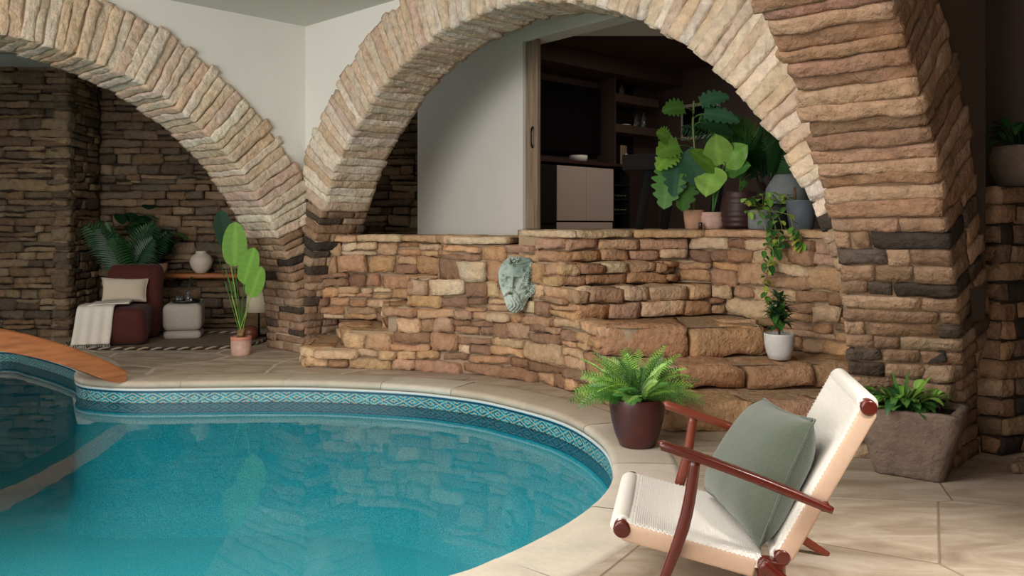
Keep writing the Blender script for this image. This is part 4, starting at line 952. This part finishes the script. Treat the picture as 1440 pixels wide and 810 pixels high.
# ------------------------------------------------ seating nook
def slipper_chair():
    y = 9.6; x = at(176, y); ang = -.30; c, s = math.cos(ang), math.sin(ang); ax = ((c, -s, 0), (s, c, 0), (0, 0, 1)); A = np.array(ax)
    r = thing('slipper_chair', (x, y, 0), 'low armless rust velvet chair with a cream throw in the nook', 'chair')
    def part(nm, lc, h, rr, sub=(10, 10, 8), tilt=0):
        p, f = rbox(h, sub, rr); p = p+wob(p, 5, .006)
        if tilt: p[:, 1] += p[:, 2]*tilt
        m_ = MB(); m_.add(np.array((x, y, 0))+(p+np.array(lc))@A, f); m_.build(nm, M['velvet'], r)
    part('seat', (-.02, -.10, .215), (.29, .40, .20), .09); part('backrest', (.06, .33, .43), (.30, .13, .42), .10, tilt=.22)
    return x, y, A
sx_, sy_, SA = slipper_chair()
def sc(p): return np.array((sx_, sy_, 0))+np.array(p)@SA
pillow('lumbar_cushion', [sc((-.27, .22, .71)), sc((.22, .22, .69)), sc((.21, .08, .44)), sc((-.25, .08, .45))], .13, M['linen'], 'cream linen cushion with a central seam on the rust chair', 'cushion', (SA.T@np.array([0, -.9, .4])) if False else (0, -.9, .4))
def throw():
    n, m = 46, 26; V = []
    prof = catmull([(.10, .462), (-.05, .455), (-.18, .452), (-.30, .44), (-.355, .36), (-.385, .22), (-.41, .02)], 8, False); prof = resample(prof, .02, False); n = len(prof)
    for i, (a, z) in enumerate(prof):
        for j in range(m):
            v = j/(m-1); fold = .012*math.sin(v*19+i*.1); d = max(0, i-n*.45)/n
            V.append(sc((a-.05*d+fold*d*2, -.46+.42*v+.08*d*(v-.5)+.02*math.sin(i*.3), max(z+abs(fold)*.7, .02))))
    mb = MB(); grid(mb, np.array(V), n, m)
    o = mb.build('throw_blanket', M['throw'], origin=tuple(sc((0, 0, 0)))); sol = o.modifiers.new('s', 'SOLIDIFY'); sol.thickness = .012
    # front drape down the seat front
    V = []; pr = catmull([(-.20, .458), (-.46, .45), (-.515, .38), (-.52, .2), (-.56, .05)], 8, False); pr = resample(pr, .02, False)
    for i, (b_, z) in enumerate(pr):
        for j in range(m): v = j/(m-1); d = i/len(pr); V.append(sc((-.36-.10*d+.34*v+.04*d*(v), b_-.012*math.sin(v*22)*d, z+.004)))
    mb = MB(); grid(mb, np.array(V), len(pr), m); q = mb.build('front_drape', M['throw'], o); s2 = q.modifiers.new('s', 'SOLIDIFY'); s2.thickness = .01
    fr = MB()
    for j in range(26):
        p = sc((-.46+.38*j/25, -.56-.012*math.sin(j*22/25), .05)); tube(fr, [p, p+np.array([0, -.004, -.03]), p+np.array([.002, -.006, -.045])], .003, 4)
    fr.build('fringe', M['throw'], o); tag(o, 'white fringed throw draped over the left of the rust chair', 'blanket')
throw()
def pouf():
    y = 9.95; x = at(259, y); r = thing('boucle_side_table', (x, y, 0), 'pale grey boucle cube side table beside the rust chair', 'side table')
    rot = .25; c, s = math.cos(rot), math.sin(rot); A = np.array(((c, s, 0), (-s, c, 0), (0, 0, 1)))
    for nm, h, zc, rr in (('base', (.205, .205, .05), .052, .045), ('top_block', (.215, .215, .155), .255, .07)):
        p, f = rbox(h, (12, 12, 6), rr); mb = MB(); mb.add((p+np.array([0, 0, zc]))@A+np.array((x, y, 0)), f); mb.build(nm, M['boucle'], r)
    return x, y
bx_, by_ = pouf()
mb = MB(); lathe(mb, (bx_+.03, by_-.02, .411), [(.13, 0), (.15, .002), (.155, .03), (.15, .032), (.145, .008)], 36); tag(mb.build('round_tray', M['black_pot'], origin=(bx_+.03, by_-.02, .411)), 'round black tray on the grey boucle side table', 'tray')
M['clear'] = bpy.data.materials.new('clear_glass'); M['clear'].use_nodes = True; _b = M['clear'].node_tree.nodes['Principled BSDF']; _b.inputs['Transmission Weight'].default_value = .95; _b.inputs['Roughness'].default_value = .03; _b.inputs['Base Color'].default_value = (.9, .93, .93, 1)
for dx, lab in ((-.05, 'clear glass tumbler at left on the round black tray'), (-.015, 'clear glass tumbler on the tray beside the sprig bottle')):
    mb = MB(); lathe(mb, (bx_+dx, by_-.06, .42), [(.022, 0), (.026, .003), (.028, .07), (.026, .07), (.023, .006)], 20); tag(mb.build('glass_tumbler', M['clear'], origin=(bx_+dx, by_-.06, .42)), lab, 'glass', 'tumblers on the tray')
r = thing('bottle_vase', (bx_+.06, by_-.02, .42), 'small glass bottle holding a green sprig on the black tray', 'vase')
mb = MB(); lathe(mb, (bx_+.06, by_-.02, .42), [(.03, 0), (.034, .01), (.034, .06), (.015, .09), (.012, .13), (.01, .13), (.01, .09)], 20); mb.build('bottle', M['clear'], r)
mb = MB()
for k in range(16): a = RNG.uniform(0, 6.28); leaf(mb, (bx_+.06+math.cos(a)*.04, by_-.02, .55+k*.010), (math.cos(a), math.sin(a), .4), .08, .04, gcol('dark', 'deep'), 'ovate', .5)
stemtube(mb, (bx_+.06, by_-.02, .44), (bx_+.07, by_-.02, .70), .003, gcol('dark'), 0); mb.build('sprig', M['leaf'], r)
mb = MB(); x0, x1, ys, zs = at(205, 10.6), at(374, 10.45), 10.62, .69
p, f = rbox(((x1-x0)/2, .20, .03), (24, 6, 3), .012); p[:, 1] += .012*np.sin(p[:, 0]*9)*(p[:, 1] < 0); mb.add(p+np.array(((x0+x1)/2, ys, zs)), f)
tag(mb.build('wall_shelf', M['shelf_wood'], origin=((x0+x1)/2, ys, zs)), 'thick live edge wooden shelf along the nook stone wall', 'shelf')
X = at(283, 10.55); mb = MB(); lathe(mb, (X, 10.55, .72), [(.055, 0), (.065, .004), (.11, .06), (.135, .125), (.135, .16), (.11, .215), (.07, .24), (.062, .258), (.068, .27), (.06, .27), (.05, .25)], 44)
tag(mb.build('moon_vase', M['cream'], origin=(X, 10.55, .72)), 'round cream ceramic vase on the wooden nook shelf', 'vase')
def fig():
    X, Y = at(226, 10.6), 10.58; r = thing('potted_fig', (X, Y, .72), 'dark leaved potted fig standing on the nook shelf left of the vase', 'potted plant'); pot(r, (X, Y, .72), [(.06, 0), (.07, .004), (.085, .05), (.092, .11), (.09, .12)], M['terracotta'])
    mb = MB(); st = MB(); tube(st, [(X, Y, .82), (X-.03, Y, 1.05), (X-.12, Y, 1.3)], .008, 6, LIN('#3a2c20')); tube(st, [(X, Y, .82), (X+.05, Y, 1.02), (X+.14, Y, 1.15)], .006, 6, LIN('#3a2c20'))
    for k in range(42):
        t = RNG.random(); c = np.array((X-.03-.22*t+RNG.normal()*.07, Y-.03+RNG.normal()*.05, 1.06+.34*t+RNG.normal()*.05)) if k < 27 else np.array((X+.12+RNG.normal()*.07, Y-.03, 1.08+RNG.normal()*.08))
        leaf(mb, c, (RNG.normal(), -.4, RNG.uniform(-.5, .8)), RNG.uniform(.18, .28), RNG.uniform(.13, .18), gcol('dark', 'deep', a=.2), 'ovate', .4, .1, 8)
    st.build('stem', M['leaf'], r); mb.build('foliage', M['leaf'], r)
fig()
def nook_palm():
    X, Y = at(178, 10.3), 10.3; r = thing('floor_palm', (X, Y, 0), 'dark green palm with spiky fronds behind the rust chair', 'potted plant'); pot(r, (X, Y, 0), [(.11, 0), (.12, .01), (.15, .28), (.152, .3)], M['black_pot'])
    mb = MB()
    for k in range(18):
        az = RNG.choice([RNG.uniform(2.6, 3.9), RNG.uniform(-.7, .7), RNG.uniform(4.2, 5.2)]); frond(mb, (X, Y, .55), az, RNG.uniform(.7, .95), RNG.uniform(.95, 1.5), 20, .26, .024, gcol('dark', 'deep', 'dark', a=.15), arch_=.35, vee=.2, sub=True, face=np.array([RNG.uniform(-.3, .3), -1, RNG.uniform(.1, .6)]))
    mb.build('fronds', M['leaf'], r)
nook_palm()
def bird():
    Y = 8.62; X = at(339, Y); r = thing('bird_of_paradise_plant', (X, Y, 0), 'tall plant with broad paddle leaves in a small pink rimmed pot', 'potted plant')
    pot(r, (X, Y, 0), [(.088, 0), (.096, .006), (.1, .08), (.1, .15), (.1, .155)], M['pink_pot'])
    b = MB(); lathe(b, (X, Y, .152), [(.1015, 0), (.103, .003), (.103, .033), (.1, .036), (.093, .034), (.092, .0)], 40); b.build('pot_rim', mat('pink_rim', LIN('#c98672'), noise=None, bump=None), r)
    st = MB(); mb = MB()
    b = MB(); p, f = rbox((.045, .045, .05), (6, 6, 6), .03); b.add(p+wob(p, 30, .006)+np.array((X, Y, .215)), f, LIN('#8a6a44')); b.build('root_crown', M['leaf'], r)
    L = [((330, 375), (331, 308), .21, ('bright', 'mid'), 8.5), ((343, 400), (358, 345), .17, ('mid', 'bright'), 8.45), ((352, 418), (368, 372), .155, ('mid', 'bright'), 8.4), ((321, 350), (310, 292), .17, ('dark',), 8.8)]
    for (bx, by), (tx, ty), w_, cols, yy in L:
        a = np.array((at(bx, yy), yy, H-(by-HOR)/F*yy)); t = np.array((at(tx, yy-.1), yy-.1, H-(ty-HOR)/F*(yy-.1))); stemtube(st, (X+RNG.uniform(-.02, .02), Y, .22), a, .006, gcol('pale', 'mid'), 0)
        leaf(mb, a, t-a, np.linalg.norm(t-a)*1.02, w_*1.15, gcol(*cols, a=.06), 'paddle', .08, .12, 14, 6, face=(.15, -1, .2))
    for (tx, ty, w_) in ((299, 335, .03), (315, 372, .04), (347, 360, .0), (354, 405, 0), (326, 395, 0)):
        t = np.array((at(tx, 8.5), 8.5, H-(ty-HOR)/F*8.5)); s0 = np.array((X+RNG.uniform(-.02, .02), Y, .22)); m_ = s0+(t-s0)*.55; stemtube(st, s0, m_ if w_ else t, .005, gcol('pale', 'mid'), 0)
        if w_: leaf(mb, m_, t-m_, np.linalg.norm(t-m_), w_, gcol('deep', 'mid'), 'lance', .0, .5, 8)
    st.build('stem', M['leaf'], r); mb.build('foliage', M['leaf'], r)
bird()
def lamp():
    Y = 10.0; X = at(364, Y); r = thing('table_lamp', (X, Y, 0), 'beige drum shade lamp partly hidden behind the left pier', 'lamp')
    mb = MB(); lathe(mb, (X, Y, .30), [(.15, 0), (.13, .26), (.126, .26), (.146, 0)], 40); mb.build('lamp_shade', M['lampshade'], r)
    mb = MB(); tube(mb, [(X, Y, .02), (X, Y, .5)], .012, 10); lathe(mb, (X, Y, 0), [(.11, 0), (.115, .01), (.11, .025), (.02, .03)], 30); mb.build('stand', M['iron'], r)
    mb = MB(); lathe(mb, (at(352, 9.7), 9.7, 0), [(.035, 0), (.06, .02), (.085, .07), (.085, .11), (.06, .155), (.03, .17), (.022, .165)], 32); tag(mb.build('round_clay_pot', mat('brown_clay', LIN('#6b3a28'), rough=.4), origin=(at(352, 9.7), 9.7, 0)), 'small round reddish brown clay pot on the floor beside the pier', 'vase')
lamp()
def rug():
    cx, cy, rx, ry = at(240, 9.6), 9.62, 1.05, .68; th = np.linspace(0, 2*PI, 120, endpoint=False)
    P = np.array([(cx+rx*math.copysign(abs(math.cos(t))**.6, math.cos(t)), cy+ry*math.copysign(abs(math.sin(t))**.6, math.sin(t))) for t in th])
    r = thing('rug', (cx, cy, 0), 'oval brown woven rug with a braided black and cream border', 'rug')
    mb = MB(); flat_poly(mb, [[tuple(p) for p in P]], .012); mb.build('rug_pile', M['rug'], r, smooth=False)
    Q = resample(P, .02); 
    for k, (a, c_) in enumerate(((0, '#9d907c'), (PI, '#3b332c'))):
        b = MB(); t = np.arange(len(Q)); tn_ = np.gradient(Q, axis=0); tn_ /= np.linalg.norm(tn_, axis=1, keepdims=True); nn = np.stack([-tn_[:, 1], tn_[:, 0]], 1)
        pts = np.column_stack([Q+nn*(np.sin(t*.9+a)*.012)[:, None], .018+.008*np.cos(t*.9+a)]); tube(b, np.vstack([pts, pts[:1]]), .011, 6, LIN(c_)); b.build('braided_border', M['braid'], r)
rug()

# ------------------------------------------------ kitchen
def kbox(name, m, v0, v1, c0, c1, z0, z1, parent=None, r=.004, label=None, cat=None):
    c = KP+KV*(v0+v1)/2+KN*(c0+c1)/2; mb = MB(); cbox(mb, (c[0], c[1], (z0+z1)/2), ((v1-v0)/2, (c1-c0)/2, (z1-z0)/2), rot=krot, r=r)
    o = mb.build(name, m, parent, smooth=False, origin=None if parent else (c[0], c[1], z0))
    if label: tag(o, label, cat)
    return o
va, vb, vd = hit(783, KP, KV), hit(863, KP, KV), hit(886, KP, KV)
ZF = 1.262
k = thing('kitchen_cabinet', (*K((va+vb)/2), ZF), 'light grey two door base cabinet under the kitchen worktop', 'cabinet')
kbox('carcass', M['black'], va, vb, -.53, -.02, ZF, ZF+.86, k); kbox('plinth', M['cabinet'], va+.01, vb-.01, -.02, -.012, ZF+.0, ZF+.09, k)
vm = (va+vb)/2
for a, b in ((va+.005, vm-.002), (vm+.002, vb-.005)): kbox('door', M['cabinet'], a, b, -.02, .0, ZF+.11, ZF+.83, k)
k = thing('dark_cabinet', (*K(va/2-.2), ZF), 'narrow dark base cabinet beside the wooden door jamb', 'cabinet')
kbox('carcass', M['black'], -.25, va-.004, -.53, -.02, ZF, ZF+.86, k); _d = kbox('door', M['black'], .0, va-.012, -.02, 0, ZF+.08, ZF+.83, k); kbox('handle', M['iron'], .03, .10, .0, .012, ZF+.76, ZF+.772, _d)
k = thing('wine_rack', (*K((vb+vd)/2), ZF), 'dark open rack of bottles right of the grey cabinet', 'rack')
kbox('frame', M['black'], vb+.004, vd, -.53, -.40, ZF, ZF+.86, k)
for zz in (0, .2, .4, .6, .84): kbox('shelf', M['black'], vb+.004, vd, -.40, 0, ZF+zz, ZF+zz+.02, k)
kbox('side_panel', M['black'], vb+.004, vb+.02, -.40, 0, ZF, ZF+.86, k); kbox('side_panel', M['black'], vd-.016, vd, -.40, 0, ZF, ZF+.86, k)
M['bottle'] = mat('bottle_glass', LIN('#2a2e26'), rough=.12, noise=None, bump=None)
for iz, zz in enumerate((.22, .42)):
    for iv in range(4):
        c = K(vb+.07+iv*(vd-vb-.13)/3, -.02); mb = MB(); b = K(vb+.07+iv*(vd-vb-.13)/3, -.3)
        tube(mb, [(b[0], b[1], ZF+zz+.045), (c[0]*.35+b[0]*.65, c[1]*.35+b[1]*.65, ZF+zz+.045), (c[0]*.6+b[0]*.4, c[1]*.6+b[1]*.4, ZF+zz+.045), (c[0]*.68+b[0]*.32, c[1]*.68+b[1]*.32, ZF+zz+.045), (c[0], c[1], ZF+zz+.045)], [.038, .038, .038, .016, .016], 12)
        tag(mb.build('wine_bottle', M['bottle'], origin=(c[0], c[1], ZF+zz)), 'dark wine bottle lying on a shelf of the open rack', 'bottle', 'wine bottles in the rack')
kbox('worktop', M['dark_maroon'], -.25, vd+.05, -.55, .03, ZF+.865, ZF+.905, None, .004, 'dark wooden worktop over the kitchen cabinets', 'worktop')
c = K(hit(825, KP, KV), -.15); mb = MB(); r = thing('fruit_bowl', (c[0], c[1], ZF+.905), 'white bowl of small dark fruit on the kitchen worktop', 'bowl')
lathe(mb, (c[0], c[1], ZF+.905), [(.07, 0), (.11, .01), (.125, .05), (.125, .09), (.118, .09), (.10, .02)], 30); mb.build('bowl', M['white'], r)
for i in range(5):
    a = i*1.26; mb = MB(); q = (c[0]+.055*math.cos(a), c[1]+.055*math.sin(a), ZF+.905+.075); lathe(mb, q, [(.004, -.03), (.022, -.022), (.032, 0), (.022, .022), (.004, .03)], 12)
    tag(mb.build('fruit', M['maroon'], origin=q), 'small dark round fruit lying in the white bowl', 'fruit', 'fruit in the white bowl')
v0, v1 = hit(762, TV, KV), hit(837, TV, KV); yT = 11.7
k = kbox('television', M['screen'], v0-.15, v1, -.50, -.44, 2.33, 3.28, None, .01, 'large black flat television on the kitchen wall', 'television')
n0, n1 = hit(868, KP-KN*.2, KV), hit(925, KP-KN*.2, KV)
kbox('trim_2', M['dark_paint'], hit(840, TV, KV), n0, -.55, -.22, ZF+.9, 3.45)['kind'] = 'structure'
for zz, lab in ((2.66, 'lower thick brown floating shelf in the kitchen alcove'), (3.10, 'upper thick brown floating shelf in the kitchen alcove')): kbox('alcove_shelf', M['brown_paint_and_shade'], n0, n1+.1, -.55, -.25, zz, zz+.12, None, .004, lab, 'shelf')
kbox('backing_board', M['black'], n0, n1-.15, -.549, -.54, 2.2, 3.44, None, .002, 'black panel behind the two alcove shelves', 'panel')
items = [(874, 3.22, .04, .18, M['clear'], 'pale glass jar on the upper alcove shelf', 'jar'), (895, 2.78, .035, .2, M['clear'], 'slim glass bottle left on the lower alcove shelf', 'bottle'), (905, 2.78, .035, .25, M['clear'], 'taller glass bottle right on the lower alcove shelf', 'bottle'), (878, 2.78, .10, .02, M['white'], 'flat pale dish on the lower alcove shelf', 'dish')]
for px, z, rr, hh, m_, lab, cat in items:
    c = K(hit(px, KP-KN*.38, KV), -.38); mb = MB(); lathe(mb, (c[0], c[1], z), [(rr*.9, 0), (rr, hh*.05), (rr, hh*.6), (rr*.4, hh*.8), (rr*.4, hh), (rr*.3, hh)] if hh > .05 else [(rr*.6, 0), (rr, hh), (rr*.95, hh), (rr*.5, hh*.3)], 20); tag(mb.build(cat if cat != 'dish' else 'dish', m_, origin=(c[0], c[1], z)), lab, cat)
c = K(hit(873, KP-KN*.25, KV), -.2); mb = MB(); cbox(mb, (c[0], c[1], ZF+.905+.15), (.07, .012, .15), rot=krot, r=.01); tag(mb.build('chopping_board', M['door_wood'], origin=(c[0], c[1], ZF+.905)), 'pale wooden board standing on the worktop below the alcove', 'board')
# dark table with tapered legs
tb = np.array((at(925, 9.9), 9.9)); r = thing('console_table', (tb[0], tb[1], ZF), 'black lacquered table with slanted legs behind the monstera', 'table')
mb = MB(); cbox(mb, (tb[0]+.15, tb[1], ZF+.76), (.52, .35, .09), rot=-.25, r=.01); mb.build('top', M['black'], r)
mb = MB(); e = np.array((tb[0]+.15, tb[1]))-np.array((math.cos(-.25), math.sin(-.25)))*.53; cbox(mb, (e[0], e[1]-.2, ZF+.77), (.01, .12, .095), rot=-.25, r=.004); mb.build('edge_plate', M['cabinet'], r)
for dx, dy in ((-.25, -.2), (.55, -.3), (.1, .2)):
    mb = MB(); bar(mb, (tb[0]+dx, tb[1]+dy, ZF), (tb[0]+dx+.12, tb[1]+dy, ZF+.68), .05, .1); mb.build('leg', M['black'], r)
# picture frame
pc = cn+ER*hit(986, cn, ER); er = math.atan2(ER[1], ER[0]); pz = 1.3+148/F*pc[1]
r = thing('picture_frame', (pc[0]-.06, pc[1]-.06, pz), 'framed dark picture on the kitchen back wall behind the plants', 'picture')
nE = np.array([-.775, -.632]); q = pc+nE*.02
mb = MB(); cbox(mb, (q[0], q[1], pz), (.36, .015, .27), rot=er, r=.004); mb.build('frame', M['cabinet'], r)
q = pc+nE*.04; mb = MB(); cbox(mb, (q[0], q[1], pz), (.31, .008, .22), rot=er, r=.002); mb.build('picture', M['screen'], r)
# folded wooden door
r = thing('door_1', tuple(E(.0, .02))+(1.27,), 'folded pale wooden door with iron pull handle at the kitchen opening', 'door')
uu = hit(760, E(0, .06), ER)
for i, (a, b, c0) in enumerate(((.0, uu-.035, .06), (uu-.03, uu, .04))):
    P0 = E((a+b)/2, c0); mb = MB(); cbox(mb, (P0[0], P0[1], (1.27+3.24)/2), ((b-a)/2, .022, (3.235-1.27)/2), rot=er, r=.004); _d = mb.build('door_leaf' if i == 0 else 'door_edge', M['door_wood'], r, smooth=False); leafo = _d if i == 0 else leafo
P0 = E(uu*.62, .02); mb = MB(); tube(mb, catmull([(P0[0], P0[1], 2.12), (P0[0]-.012, P0[1]-.045, 2.15), (P0[0]-.014, P0[1]-.05, 2.22), (P0[0]-.012, P0[1]-.045, 2.29), (P0[0], P0[1], 2.33)], 4, False), [.011]*4+[.008]*9+[.011]*4, 8); mb.build('handle', M['iron'], leafo)
